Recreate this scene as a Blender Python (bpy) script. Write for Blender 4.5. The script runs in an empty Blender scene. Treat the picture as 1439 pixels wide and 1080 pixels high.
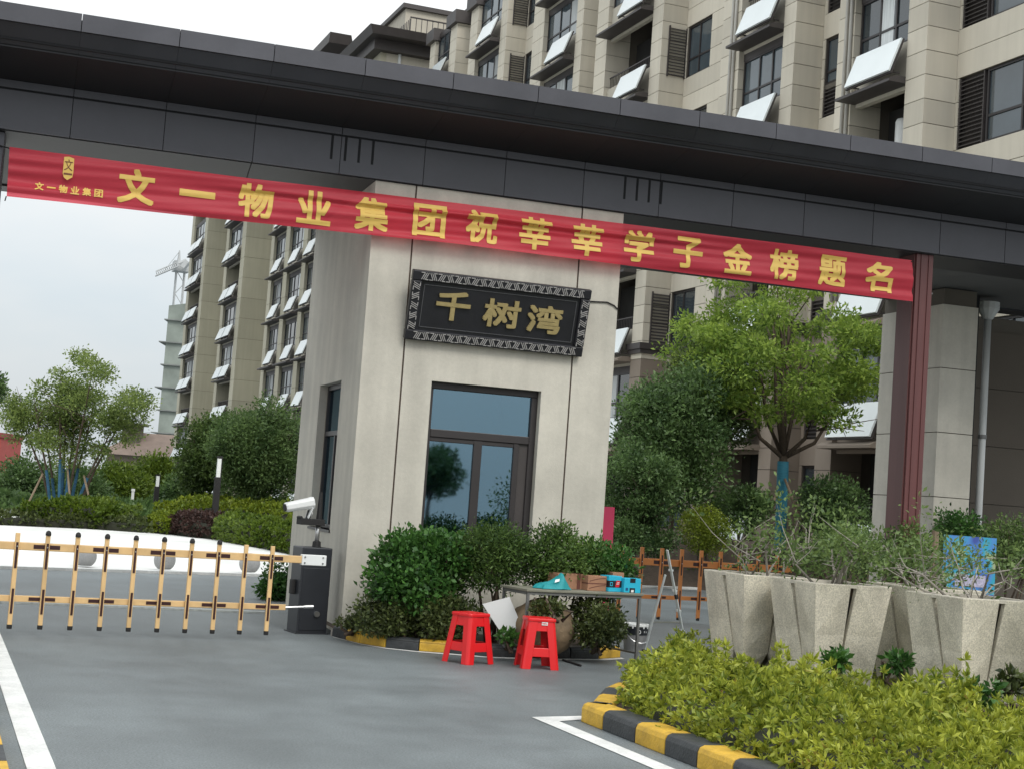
import bpy, bmesh, math, random
import numpy as np
from mathutils import Matrix, Vector
# ------------------------------------------------------------------ camera
W0, H0 = 1439.0, 1080.0
F = 2160.0
ROLL = math.radians(4.1); PITCH = math.atan(164/2160.0); YAW = math.radians(20.5); EYE = 1.6
fw = np.array([math.sin(YAW)*math.cos(PITCH), math.cos(YAW)*math.cos(PITCH), math.sin(PITCH)])
rt0 = np.array([math.cos(YAW), -math.sin(YAW), 0.0]); up0 = np.cross(rt0, fw)
rt = rt0*math.cos(ROLL)+up0*math.sin(ROLL); up = -rt0*math.sin(ROLL)+up0*math.cos(ROLL)
CAM = np.array([0, 0, EYE])
S = bpy.context.scene
C = S.collection
cd = bpy.data.cameras.new('camera'); cam = bpy.data.objects.new('camera', cd); C.objects.link(cam)
cd.sensor_fit = 'HORIZONTAL'; cd.sensor_width = 36; cd.lens = F/W0*36; cd.clip_start = .1; cd.clip_end = 3000
cam.matrix_world = Matrix(((rt[0], up[0], -fw[0], 0), (rt[1], up[1], -fw[1], 0), (rt[2], up[2], -fw[2], EYE), (0, 0, 0, 1)))
S.camera = cam
# ------------------------------------------------------------------ sky, sun, exposure (overcast)
SUN_EL, SUN_AZ = math.radians(46), math.radians(168)     # azimuth clockwise from +Y
w = bpy.data.worlds.new('World'); S.world = w; w.use_nodes = True
nt = w.node_tree; nt.nodes.clear()
N = lambda t: nt.nodes.new(t)
sky = N('ShaderNodeTexSky'); sky.sky_type = 'NISHITA'; sky.sun_disc = False
sky.sun_elevation = SUN_EL; sky.sun_rotation = SUN_AZ; sky.dust_density = 3; sky.air_density = 1
tc = N('ShaderNodeTexCoord'); mp = N('ShaderNodeMapping'); mp.inputs['Scale'].default_value = (1, 1, 2.6)
nz = N('ShaderNodeTexNoise'); nz.inputs['Scale'].default_value = 2.3; nz.inputs['Detail'].default_value = 5; nz.inputs['Roughness'].default_value = .55
cr = N('ShaderNodeValToRGB'); cr.color_ramp.elements[0].position = .34; cr.color_ramp.elements[1].position = .62
cr.color_ramp.elements[0].color = (17.0, 19.0, 20.2, 1); cr.color_ramp.elements[1].color = (21.0, 21.3, 21.2, 1)
mx = N('ShaderNodeMixRGB'); mx.inputs[0].default_value = .93
bg = N('ShaderNodeBackground'); bg.inputs[1].default_value = .1
ow = N('ShaderNodeOutputWorld')
L = nt.links.new
L(tc.outputs['Generated'], mp.inputs[0]); L(mp.outputs[0], nz.inputs['Vector']); L(nz.outputs[0], cr.inputs[0])
sx_ = N('ShaderNodeSeparateXYZ'); L(tc.outputs['Generated'], sx_.inputs[0])      # standard overcast sky: horizon a third as bright as the zenith
mr_ = N('ShaderNodeMapRange'); mr_.inputs[3].default_value = .333; mr_.inputs[4].default_value = 1.0; L(sx_.outputs[2], mr_.inputs[0])
ml_ = N('ShaderNodeMixRGB'); ml_.blend_type = 'MULTIPLY'; ml_.inputs[0].default_value = 1; L(cr.outputs[0], ml_.inputs[1]); L(mr_.outputs[0], ml_.inputs[2])
L(sky.outputs[0], mx.inputs[1]); L(ml_.outputs[0], mx.inputs[2]); L(mx.outputs[0], bg.inputs[0]); L(bg.outputs[0], ow.inputs[0])
sd = bpy.data.lights.new('sun', 'SUN'); sd.energy = 1.5; sd.angle = math.radians(22); sd.color = (1, .96, .9)
so = bpy.data.objects.new('sun', sd); C.objects.link(so)
sv = Vector((math.sin(SUN_AZ)*math.cos(SUN_EL), math.cos(SUN_AZ)*math.cos(SUN_EL), math.sin(SUN_EL)))
so.rotation_euler = sv.to_track_quat('Z', 'Y').to_euler(); so.location = (-20, -20, 40)
S.view_settings.view_transform = 'Standard'; S.view_settings.look = 'None'; S.view_settings.exposure = .08; S.view_settings.gamma = 1
# ------------------------------------------------------------------ pixel helpers (a pixel of the photograph -> a point in the place)
def ray(px, py): return fw+rt*(px-W0/2)/F-up*(py-H0/2)/F
def gnd(px, py, z=0.0):
    d = ray(px, py); return CAM+d*((z-EYE)/d[2])
def dep(px, py, D): return CAM+ray(px, py)*D
def hit(px, py, p0, n):
    d = ray(px, py); p0 = np.array(p0, float); n = np.array(n, float); return CAM+d*(np.dot(p0-CAM, n)/np.dot(d, n))
def proj(P):
    q = np.array(P, float)-CAM; d = q@fw; return W0/2+F*(q@rt)/d, H0/2-F*(q@up)/d, d
GA = math.radians(3.0)
GO = np.array([4.39, 16.56, 0.0]); gx = np.array([math.cos(GA), -math.sin(GA), 0]); gy = np.array([math.sin(GA), math.cos(GA), 0])
def gw(u, v, z): return GO+gx*u+gy*v+np.array([0, 0, z])
def front(px, py, v=0.0):
    P = hit(px, py, GO+gy*v, gy); q = P-GO; return q@gx, P[2]
# ------------------------------------------------------------------ materials
MATS = {}
def pm(name, col, rough=.7, var=.12, scale=1.5, bump=.15, bscale=60, metal=0.0, spec=.5, obr=0.0, streak=0.0, fine=0.0, fscale=90, stretch=(1, 1, 1), patch=None):
    if name in MATS: return MATS[name]
    m = bpy.data.materials.new(name); m.use_nodes = True; t = m.node_tree; b = t.nodes['Principled BSDF']; n = t.nodes.new; l = t.links.new
    b.inputs['Roughness'].default_value = rough; b.inputs['Metallic'].default_value = metal; b.inputs['Specular IOR Level'].default_value = spec
    g = n('ShaderNodeNewGeometry'); mpn = n('ShaderNodeMapping'); mpn.inputs['Scale'].default_value = stretch; l(g.outputs['Position'], mpn.inputs[0])
    a = n('ShaderNodeTexNoise'); a.inputs['Scale'].default_value = scale; a.inputs['Detail'].default_value = 6; a.inputs['Roughness'].default_value = .6; l(mpn.outputs[0], a.inputs['Vector'])
    r = n('ShaderNodeValToRGB'); r.color_ramp.elements[0].position = .3; r.color_ramp.elements[1].position = .7
    c = np.array(col); r.color_ramp.elements[0].color = (*np.clip(c*(1-var), 0, 1), 1); r.color_ramp.elements[1].color = (*np.clip(c*(1+var), 0, 1), 1)
    l(a.outputs[0], r.inputs[0]); out = r.outputs[0]
    def mul(out, fac_socket, lo, hi, p0=.3, p1=.7):
        rr = n('ShaderNodeMapRange'); rr.inputs[1].default_value = p0; rr.inputs[2].default_value = p1; rr.inputs[3].default_value = lo; rr.inputs[4].default_value = hi
        l(fac_socket, rr.inputs[0]); mm = n('ShaderNodeMixRGB'); mm.blend_type = 'MULTIPLY'; mm.inputs[0].default_value = 1
        l(out, mm.inputs[1]); l(rr.outputs[0], mm.inputs[2]); return mm.outputs[0]
    if obr:
        oi = n('ShaderNodeObjectInfo'); out = mul(out, oi.outputs['Random'], 1-obr, 1+obr, 0, 1)
    if streak:
        ms = n('ShaderNodeMapping'); ms.inputs['Scale'].default_value = (5, 5, .25); l(g.outputs['Position'], ms.inputs[0])
        s = n('ShaderNodeTexNoise'); s.inputs['Scale'].default_value = 1; s.inputs['Detail'].default_value = 5; l(ms.outputs[0], s.inputs['Vector']); out = mul(out, s.outputs[0], 1-streak, 1+streak*.6)
    if fine:
        s = n('ShaderNodeTexNoise'); s.inputs['Scale'].default_value = fscale; s.inputs['Detail'].default_value = 2; l(g.outputs['Position'], s.inputs['Vector']); out = mul(out, s.outputs[0], 1-fine, 1+fine)
    if patch:
        s = n('ShaderNodeTexNoise'); s.inputs['Scale'].default_value = patch[0]; s.inputs['Detail'].default_value = 7; s.inputs['Roughness'].default_value = .65; l(g.outputs['Position'], s.inputs['Vector']); out = mul(out, s.outputs[0], patch[1], patch[2], .35, .65)
        rr = n('ShaderNodeMapRange'); rr.inputs[3].default_value = max(.05, rough-.18); rr.inputs[4].default_value = min(1, rough+.1); l(s.outputs[0], rr.inputs[0]); l(rr.outputs[0], b.inputs['Roughness'])
    l(out, b.inputs['Base Color'])
    if bump:
        s = n('ShaderNodeTexNoise'); s.inputs['Scale'].default_value = bscale; s.inputs['Detail'].default_value = 4; l(g.outputs['Position'], s.inputs['Vector'])
        bn = n('ShaderNodeBump'); bn.inputs['Strength'].default_value = bump; bn.inputs['Distance'].default_value = .02; l(s.outputs[0], bn.inputs['Height']); l(bn.outputs[0], b.inputs['Normal'])
    MATS[name] = m; return m
def leafmat(name, dark, light, trans=.3, rough=.5, patch=.35, dead=0):
    if name in MATS: return MATS[name]
    m = bpy.data.materials.new(name); m.use_nodes = True; t = m.node_tree; b = t.nodes['Principled BSDF']; n = t.nodes.new; l = t.links.new
    g = n('ShaderNodeNewGeometry'); r = n('ShaderNodeValToRGB'); e = r.color_ramp.elements
    e[0].color = (*dark, 1); e[1].color = (*light, 1)
    if dead:
        e[1].position = .93; q = e.new(1-dead); q.color = (*light, 1); e[2].position = 1; e[2].color = (.22, .11, .04, 1)
    s = n('ShaderNodeTexNoise'); s.inputs['Scale'].default_value = 1.6; s.inputs['Detail'].default_value = 3; l(g.outputs['Position'], s.inputs['Vector'])
    mm = n('ShaderNodeMath'); mm.operation = 'MULTIPLY_ADD'; mm.inputs[1].default_value = 1-patch; l(g.outputs['Random Per Island'], mm.inputs[0])
    m2 = n('ShaderNodeMapRange'); m2.inputs[1].default_value = .35; m2.inputs[2].default_value = .65; m2.inputs[3].default_value = 0; m2.inputs[4].default_value = patch; l(s.outputs[0], m2.inputs[0]); l(m2.outputs[0], mm.inputs[2])
    l(mm.outputs[0], r.inputs[0]); l(r.outputs[0], b.inputs['Base Color'])
    b.inputs['Roughness'].default_value = rough; b.inputs['Specular IOR Level'].default_value = .35
    tr = n('ShaderNodeBsdfTranslucent'); l(r.outputs[0], tr.inputs[0]); ms = n('ShaderNodeMixShader'); ms.inputs[0].default_value = trans
    l(b.outputs[0], ms.inputs[1]); l(tr.outputs[0], ms.inputs[2]); l(ms.outputs[0], t.nodes['Material Output'].inputs[0])
    MATS[name] = m; return m
def glassmat(name, tint, refl=.35, rough=.02, body=(.03, .05, .06)):
    m = bpy.data.materials.new(name); m.use_nodes = True; t = m.node_tree; n = t.nodes.new; l = t.links.new; t.nodes.remove(t.nodes['Principled BSDF'])
    tr = n('ShaderNodeBsdfTransparent'); tr.inputs[0].default_value = (*tint, 1); gl = n('ShaderNodeBsdfGlossy'); gl.inputs['Roughness'].default_value = rough; gl.inputs[0].default_value = (.45, .67, .82, 1)
    fr = n('ShaderNodeFresnel'); fr.inputs[0].default_value = 1.6; ad = n('ShaderNodeMath'); ad.operation = 'ADD'; ad.inputs[1].default_value = refl; ad.use_clamp = True; l(fr.outputs[0], ad.inputs[0])
    ms = n('ShaderNodeMixShader'); l(ad.outputs[0], ms.inputs[0]); l(tr.outputs[0], ms.inputs[1]); l(gl.outputs[0], ms.inputs[2]); l(ms.outputs[0], t.nodes['Material Output'].inputs[0])
    MATS[name] = m; return m
ASPHALT = pm('asphalt', (.158, .178, .184), .55, .2, .5, .6, 180, fine=.3, fscale=70, patch=(.8, .78, 1.16), stretch=(1, .22, 1), streak=0)
PLAZA = pm('pale_paving', (.66, .66, .64), .7, .08, .5, .1, 30, patch=(.25, .9, 1.06))
PAINT = pm('road_paint', (.68, .68, .66), .6, .08, 4, .3, 120, fine=.1, fscale=60, patch=(3, .82, 1.05))
SOIL = pm('soil', (.06, .042, .028), .95, .35, 6, .8, 40)
YEL = pm('kerb_yellow', (.6, .36, .035), .6, .14, 5, .35, 50, patch=(7, .72, 1.08))
BLK = pm('kerb_black', (.035, .038, .04), .6, .3, 5, .35, 50, patch=(7, .7, 1.4))
KCON = pm('kerb_concrete', (.3, .28, .25), .85, .2, 5, .4, 60)
BRICKP = pm('brick_paving', (.16, .14, .15), .85, .2, 5, .3, 60, obr=.2)
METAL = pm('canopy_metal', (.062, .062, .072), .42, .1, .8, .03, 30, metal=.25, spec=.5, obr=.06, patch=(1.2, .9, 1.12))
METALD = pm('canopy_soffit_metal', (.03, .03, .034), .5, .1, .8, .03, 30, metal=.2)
GROOVE = pm('groove_black', (.006, .006, .008), .8, .1)
SOFFIT = pm('canopy_underside', (.1, .1, .1), .6, .1, 1, .05)
REDCOL = pm('column_red', (.115, .038, .036), .45, .15, 2, .05, 40, stretch=(3, 3, .3))
CREAM = pm('guardhouse_stone', (.53, .5, .43), .75, .05, .9, .12, 90, streak=.10, fine=.03, fscale=30, patch=(.9, .88, 1.05))
BRONZE = pm('joint_bronze', (.06, .035, .022), .6, .2)
FRAME = pm('window_frame', (.035, .03, .03), .45, .1, 3, .03, metal=.2)
STONE = pm('facade_stone', (.56, .51, .42), .8, .06, .4, .12, 60, obr=.1, streak=.06)
STONEB = pm('facade_base_stone', (.24, .195, .155), .8, .08, .5, .12, 60, obr=.1)
MORTAR = pm('facade_core', (.12, .105, .085), .9, .1)
WALLF = pm('facade_render', (.47, .43, .355), .85, .05, .5, .05, streak=.08)
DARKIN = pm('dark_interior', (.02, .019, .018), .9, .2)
BROWN = pm('brown_metal', (.05, .042, .04), .55, .15, 2, .05)
LOUV = pm('louvre_grey', (.055, .048, .045), .55, .1, 2, .03)
PANELW = pm('solar_panel_white', (.7, .74, .74), .25, .03, 1, .02, 20, obr=.05)
GLASSF = pm('facade_glass', (.05, .065, .075), .04, .3, .5, 0, spec=1.0, obr=.5)
CURT = pm('curtain', (.5, .52, .52), .8, .2, 2, .1, obr=.5, stretch=(6, 6, .3))
LODGE = pm('shaded_lodge_stone', (.12, .10, .08), .85, .1, .6, .1, 40)  # stone darkened: shade of the deep recess put into its colour
GLASS = glassmat('guard_glass', (.45, .62, .7), .26)
PIPE = pm('pipe_grey', (.42, .4, .36), .5, .08)
PIPEW = pm('pipe_white', (.55, .56, .55), .4, .08)
STONE2 = pm('facade_stone_olive', (.43, .4, .305), .8, .06, .4, .12, 60, obr=.07, streak=.06)
CONC = pm('planter_concrete', (.66, .61, .5), .85, .1, 2.2, .3, 130, fine=.24, fscale=75, patch=(2.5, .86, 1.08), streak=.12)
BARK = pm('bark', (.085, .06, .042), .9, .3, 8, .6, 30, stretch=(4, 4, 1))
TWIG = pm('twig', (.26, .235, .2), .85, .3, 8, .3, 50)
BLUED = pm('dull_blue_wrap', (.02, .085, .15), .8, .3, 5, .4, 12)
BLUEW = pm('blue_trunk_wrap', (.03, .19, .27), .7, .25, 5, .4, 12, stretch=(1, 1, 14))
STAKE = pm('wood_stake', (.2, .15, .1), .85, .2, 4, .3)
ORG1 = pm('barrier_cream_orange', (.68, .45, .21), .5, .12, 3, .05, 40, patch=(2.5, .85, 1.1))
ORG2 = pm('barrier_orange', (.56, .21, .055), .5, .12, 3, .05, 40)
RUB = pm('rubber_black', (.012, .011, .011), .7, .2)
DRED = pm('reflector_dark_red', (.035, .008, .008), .35, .2)
CABI = pm('cabinet_grey', (.02, .022, .027), .42, .15, 3, .03, 60)
WHITE = pm('white_plastic', (.72, .73, .72), .4, .05, 3, .02)
STEEL = pm('steel', (.5, .5, .5), .3, .1, 5, .02, metal=.9)
STEELD = pm('table_steel', (.17, .17, .165), .5, .15, 5, .05, metal=.3)
ALU = pm('aluminium', (.62, .65, .65), .35, .08, 5, .02, metal=.6)
STOOLR = pm('red_plastic', (.66, .012, .016), .32, .04, 3, .02, 60, spec=.5)
TTOP = pm('table_top', (.2, .195, .15), .6, .15, 6, .05)
CARD = pm('cardboard', (.33, .17, .1), .85, .1, 6, .1)
CARDD = pm('cardboard_dark_print', (.14, .05, .035), .8, .1)
CYAN = pm('carton_cyan', (.02, .42, .6), .5, .05)
INK = pm('print_black', (.008, .01, .014), .5, .1)
INKR = pm('print_red', (.6, .02, .03), .5, .05)
TEAL = pm('teal_cloth', (.01, .24, .26), .65, .15, 10, .2, 30)
BOULD = pm('boulder', (.17, .12, .07), .8, .3, 3, .5, 20, patch=(2, .6, 1.3))
PINK = pm('crimson_board', (.62, .05, .13), .5, .06, 3, .03)
GOLD = pm('banner_gold', (.72, .48, .115), .6, .05, 6, .03)
GOLDP = pm('plaque_gold', (.42, .33, .15), .42, .12, 12, .1, metal=.35)
PLAQ = pm('plaque_black', (.013, .013, .017), .4, .2, 5, .05)
FRET = pm('fret_silver', (.45, .43, .42), .4, .1, 20, .05, metal=.3)
STONEBALL = pm('granite_ball', (.3, .3, .3), .8, .1, 5, .2, 90, fine=.2, fscale=120)
BUCK = pm('bucket_grey', (.2, .2, .2), .5, .1)
NET = pm('scaffold_net', (.24, .27, .24), .9, .25, .25, .2, 3)
ROOFB = pm('brown_roof', (.21, .155, .125), .85, .15, 1, .2, 10)
REDB = pm('red_brick_far', (.3, .06, .05), .85, .1)
LAMPW = pm('lamp_diffuser', (.75, .77, .75), .4, .02)
L_CAM = leafmat('camellia_leaf', (.018, .062, .016), (.10, .23, .045), .25, .35)
L_FINE = leafmat('fine_leaf', (.026, .062, .018), (.14, .23, .045), .3)
L_DARK = leafmat('osmanthus_leaf', (.022, .056, .018), (.15, .24, .075), .34, .45, .5)
L_TREE = leafmat('street_tree_leaf', (.055, .13, .02), (.38, .50, .09), .48)
L_YEL = leafmat('hedge_leaf', (.045, .105, .012), (.54, .57, .075), .34, .4, .45, .05)
L_CLIP = leafmat('clipped_leaf', (.07, .12, .01), (.25, .30, .025), .3)
L_GREY = leafmat('planter_leaf', (.04, .085, .024), (.22, .31, .09), .34)
L_BROWN = leafmat('low_shrub_leaf', (.02, .034, .012), (.12, .15, .04), .22)
L_LEFT = leafmat('left_tree_leaf', (.06, .11, .03), (.32, .40, .11), .48)
L_MID = leafmat('mid_tree_leaf', (.035, .075, .01), (.17, .24, .025), .35)
L_PURP = leafmat('purple_hedge_leaf', (.03, .018, .016), (.10, .055, .045), .2)
L_SOFT = leafmat('soft_evergreen_leaf', (.026, .062, .02), (.15, .23, .07), .34, .5, .5)
L_GRASS = leafmat('grass_leaf', (.03, .06, .008), (.12, .18, .03), .3)
# ------------------------------------------------------------------ mesh helpers
class MB:
    def __init__(s): s.v = []; s.f = []
    def add(s, vs, fs):
        o = len(s.v); s.v += [tuple(map(float, p)) for p in vs]; s.f += [tuple(i+o for i in q) for q in fs]; return s
    def box(s, x0, y0, z0, x1, y1, z1):
        x0, x1 = min(x0, x1), max(x0, x1); y0, y1 = min(y0, y1), max(y0, y1); z0, z1 = min(z0, z1), max(z0, z1)
        return s.hexa([(x0, y0, z0), (x1, y0, z0), (x1, y1, z0), (x0, y1, z0), (x0, y0, z1), (x1, y0, z1), (x1, y1, z1), (x0, y1, z1)])
    def hexa(s, p): return s.add(p, [(0, 3, 2, 1), (4, 5, 6, 7), (0, 1, 5, 4), (1, 2, 6, 5), (2, 3, 7, 6), (3, 0, 4, 7)])
    def loft(s, rings, cap=True, closed=True):
        n = len(rings[0]); o = len(s.v)
        for r in rings: s.v += [tuple(map(float, p)) for p in r]
        for k in range(len(rings)-1):
            for i in range(n if closed else n-1):
                j = (i+1) % n; s.f.append((o+k*n+i, o+k*n+j, o+(k+1)*n+j, o+(k+1)*n+i))
        if cap: s.f.append(tuple(o+i for i in range(n))[::-1]); s.f.append(tuple(o+(len(rings)-1)*n+i for i in range(n)))
        return s
    def tube(s, pts, rad, n=8, cap=True):
        pts = [np.array(p, float) for p in pts]; rad = rad if hasattr(rad, '__len__') else [rad]*len(pts); rings = []
        for i, p in enumerate(pts):
            t = pts[min(i+1, len(pts)-1)]-pts[max(i-1, 0)]; t = t/(np.linalg.norm(t)+1e-9)
            a = np.cross(t, (0, 0, 1) if abs(t[2]) < .9 else (1, 0, 0)); a /= np.linalg.norm(a); b = np.cross(t, a)
            rings.append([p+rad[i]*(a*math.cos(q)+b*math.sin(q)) for q in np.linspace(0, 2*math.pi, n, endpoint=False)])
        return s.loft(rings, cap)
    def lathe(s, prof, c=(0, 0, 0), n=20):
        return s.loft([[(c[0]+r*math.cos(q), c[1]+r*math.sin(q), c[2]+z) for q in np.linspace(0, 2*math.pi, n, endpoint=False)] for r, z in prof])
    def prism(s, poly, a, b):          # poly: list of 3d pts, extruded from +a to +b vectors
        a = np.array(a, float); b = np.array(b, float); return s.loft([[np.array(p)+a for p in poly], [np.array(p)+b for p in poly]])
    def bar(s, p, q, w, h, upv=(0, 0, 1)):
        p = np.array(p, float); q = np.array(q, float); t = (q-p)/np.linalg.norm(q-p); a = np.cross(t, upv); a /= np.linalg.norm(a)+1e-9; b = np.cross(a, t)
        r = lambda c: [c-a*w/2-b*h/2, c+a*w/2-b*h/2, c+a*w/2+b*h/2, c-a*w/2+b*h/2]
        return s.loft([r(p), r(q)])
    def build(s, name, mat, parent=None, origin=None, smooth=False, kind=None, bevel=0):
        me = bpy.data.meshes.new(name); v = s.v
        if origin is not None: v = [(p[0]-origin[0], p[1]-origin[1], p[2]-origin[2]) for p in v]
        me.from_pydata(v, [], s.f); me.validate()
        bm = bmesh.new(); bm.from_mesh(me); bmesh.ops.recalc_face_normals(bm, faces=bm.faces); bm.to_mesh(me); bm.free()
        me.materials.append(mat)
        if smooth:
            for p in me.polygons: p.use_smooth = True
        o = bpy.data.objects.new(name, me); C.objects.link(o); o.parent = parent
        if kind: o['kind'] = kind
        if bevel:
            bv = o.modifiers.new('bevel', 'BEVEL'); bv.width = bevel; bv.segments = 2; bv.limit_method = 'ANGLE'
        return o
def thing(name, label, cat, loc=(0, 0, 0), rotz=0, group=None):
    o = bpy.data.objects.new(name, None); C.objects.link(o); o.empty_display_size = .2
    o.location = tuple(map(float, loc)); o.rotation_euler = (0, 0, rotz); return tag(o, label, cat, group)
def tag(o, label, cat, group=None):
    o['label'] = label; o['category'] = cat
    if group: o['group'] = group
    return o
def struct(name, mb, mat, **k):
    o = mb.build(name, mat, **k); o['kind'] = 'structure'; return o
def raw_mesh(name, verts, nper, mat):
    n = len(verts)//nper; me = bpy.data.meshes.new(name); me.vertices.add(len(verts)); me.vertices.foreach_set('co', np.asarray(verts, dtype=np.float32).ravel())
    me.loops.add(n*nper); me.loops.foreach_set('vertex_index', np.arange(n*nper, dtype=np.int32)); me.polygons.add(n)
    me.polygons.foreach_set('loop_start', np.arange(0, n*nper, nper, dtype=np.int32)); me.polygons.foreach_set('loop_total', np.full(n, nper, dtype=np.int32))
    me.update(calc_edges=True); me.materials.append(mat); return me
def leaf_verts(P, axis, size, aspect, rng, spread=.8):
    """diamond leaves at P pointing roughly along axis"""
    n = len(P); d = axis+rng.normal(0, spread, (n, 3)); d /= np.linalg.norm(d, axis=1)[:, None]+1e-9
    a = np.cross(d, rng.normal(0, 1, (n, 3))); a /= np.linalg.norm(a, axis=1)[:, None]+1e-9
    s = (size*rng.uniform(.55, 1.35, n))[:, None]; m = P+d*s*.5
    bend = np.cross(d, a)*s*.12
    return np.stack([P, m+a*s*aspect*.5+bend, P+d*s, m-a*s*aspect*.5+bend], 1).reshape(-1, 3)
def foliage(name, P, axis, size, aspect, mat, parent=None, origin=(0, 0, 0), seed=1, spread=.8, kind=None):
    rng = np.random.default_rng(seed); o = bpy.data.objects.new(name, raw_mesh(name, leaf_verts(np.asarray(P), np.asarray(axis), size, aspect, rng, spread)-np.asarray(origin), 4, mat))
    C.objects.link(o); o.parent = parent
    if kind: o['kind'] = kind
    return o
def clumps(centers, radii, n, seed, squash=.8, inner=.45):
    """points spread through clumps: denser near each clump's skin; returns points and outward axes"""
    rng = np.random.default_rng(seed); centers = np.asarray(centers, float); radii = np.asarray(radii, float)
    k = rng.choice(len(radii), n, p=radii**2/np.sum(radii**2)); d = rng.normal(0, 1, (n, 3)); d /= np.linalg.norm(d, axis=1)[:, None]
    r = (inner+(1-inner)*rng.uniform(0, 1, n)**.5)*(1+.18*rng.normal(0, 1, n)); q = d*(radii[k]*r)[:, None]; q[:, 2] *= squash
    ax = d.copy(); ax[:, 2] += .25; return centers[k]+q, ax
def clump_set(c, rx, ry, rz, n, rmin, rmax, seed, shape=1.0):
    rng = np.random.default_rng(seed); d = rng.normal(0, 1, (n, 3)); d /= np.linalg.norm(d, axis=1)[:, None]
    r = rng.uniform(.25, 1, n)**(.5*shape); return np.asarray(c)+d*r[:, None]*np.array([rx, ry, rz]), rng.uniform(rmin, rmax, n)
def branchy(mb, base, top, r0, crown, seed, nb=7, n=7):
    rng = np.random.default_rng(seed); base = np.array(base, float); top = np.array(top, float)
    mid = (base+top)/2+rng.normal(0, .04, 3)*np.linalg.norm(top-base); mb.tube([base, mid, top], [r0, r0*.8, r0*.62], n)
    for c in crown[:nb]:
        c = np.array(c); p1 = top+(c-top)*.45+np.array([0, 0, -.06])*np.linalg.norm(c-top)+rng.normal(0, .05, 3); mb.tube([top-(top-base)*.03, p1, c], [r0*.5, r0*.3, r0*.1], 6)
        e = c+rng.normal(0, .35, 3); mb.tube([p1, (p1+e)/2+rng.normal(0, .06, 3), e], [r0*.22, r0*.14, r0*.05], 5)
def tree(name, label, base, fork, crown_c, rx, ry, rz, ncl, rmin, rmax, nleaf, size, mat, seed, aspect=.5, r0=.08, cat='tree', group=None, nb=8, inner=.45, squash=.8):
    base = np.array(base, float); t = thing(name, label, cat, base, 0, group); cc, rr = clump_set(crown_c, rx, ry, rz, ncl, rmin, rmax, seed)
    mb = MB(); branchy(mb, base, fork, r0, cc, seed+1, nb); mb.build('trunk', BARK, t, base, True)
    P, a = clumps(cc, rr, nleaf, seed+2, squash, inner); foliage('crown', P, a, size, aspect, mat, t, base, seed+3); return t
def shrub(name, label, base, c, rx, ry, rz, ncl, rmin, rmax, nleaf, size, mat, seed, aspect=.5, group=None, cat='shrub', inner=.5, stems=5, stemmat=None, spread=.8):
    base = np.array(base, float); t = thing(name, label, cat, base, 0, group); cc, rr = clump_set(c, rx, ry, rz, ncl, rmin, rmax, seed, .7)
    cc[:, 2] = np.maximum(cc[:, 2], base[2]+.12)
    P, a = clumps(cc, rr, nleaf, seed+2, .85, inner); P[:, 2] = np.maximum(P[:, 2], base[2]+.02); foliage('foliage', P, a, size, aspect, mat, t, base, seed+3, spread)
    mb = MB(); rng = np.random.default_rng(seed)
    for i in range(stems):
        e = cc[i % len(cc)]; b = base+np.array([rng.normal(0, .06), rng.normal(0, .06), 0]); mb.tube([b, (b+e)/2+rng.normal(0, .06, 3), e], [.022, .015, .006], 5)
    mb.build('stem', stemmat or BARK, t, base, True); return t
def inpoly(pts, poly):
    x, y = pts[:, 0], pts[:, 1]; r = np.zeros(len(pts), bool); n = len(poly)
    for i in range(n):
        x1, y1 = poly[i]; x2, y2 = poly[(i+1) % n]
        c = ((y1 > y) != (y2 > y)) & (x < (x2-x1)*(y-y1)/(y2-y1+1e-12)+x1); r ^= c
    return r
def edge_dist(pts, poly):
    d = np.full(len(pts), 1e9); n = len(poly)
    for i in range(n):
        a = np.array(poly[i]); b = np.array(poly[(i+1) % n]); t = np.clip(((pts-a)@(b-a))/((b-a)@(b-a)), 0, 1); d = np.minimum(d, np.linalg.norm(pts-(a+t[:, None]*(b-a)), axis=1))
    return d
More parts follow.
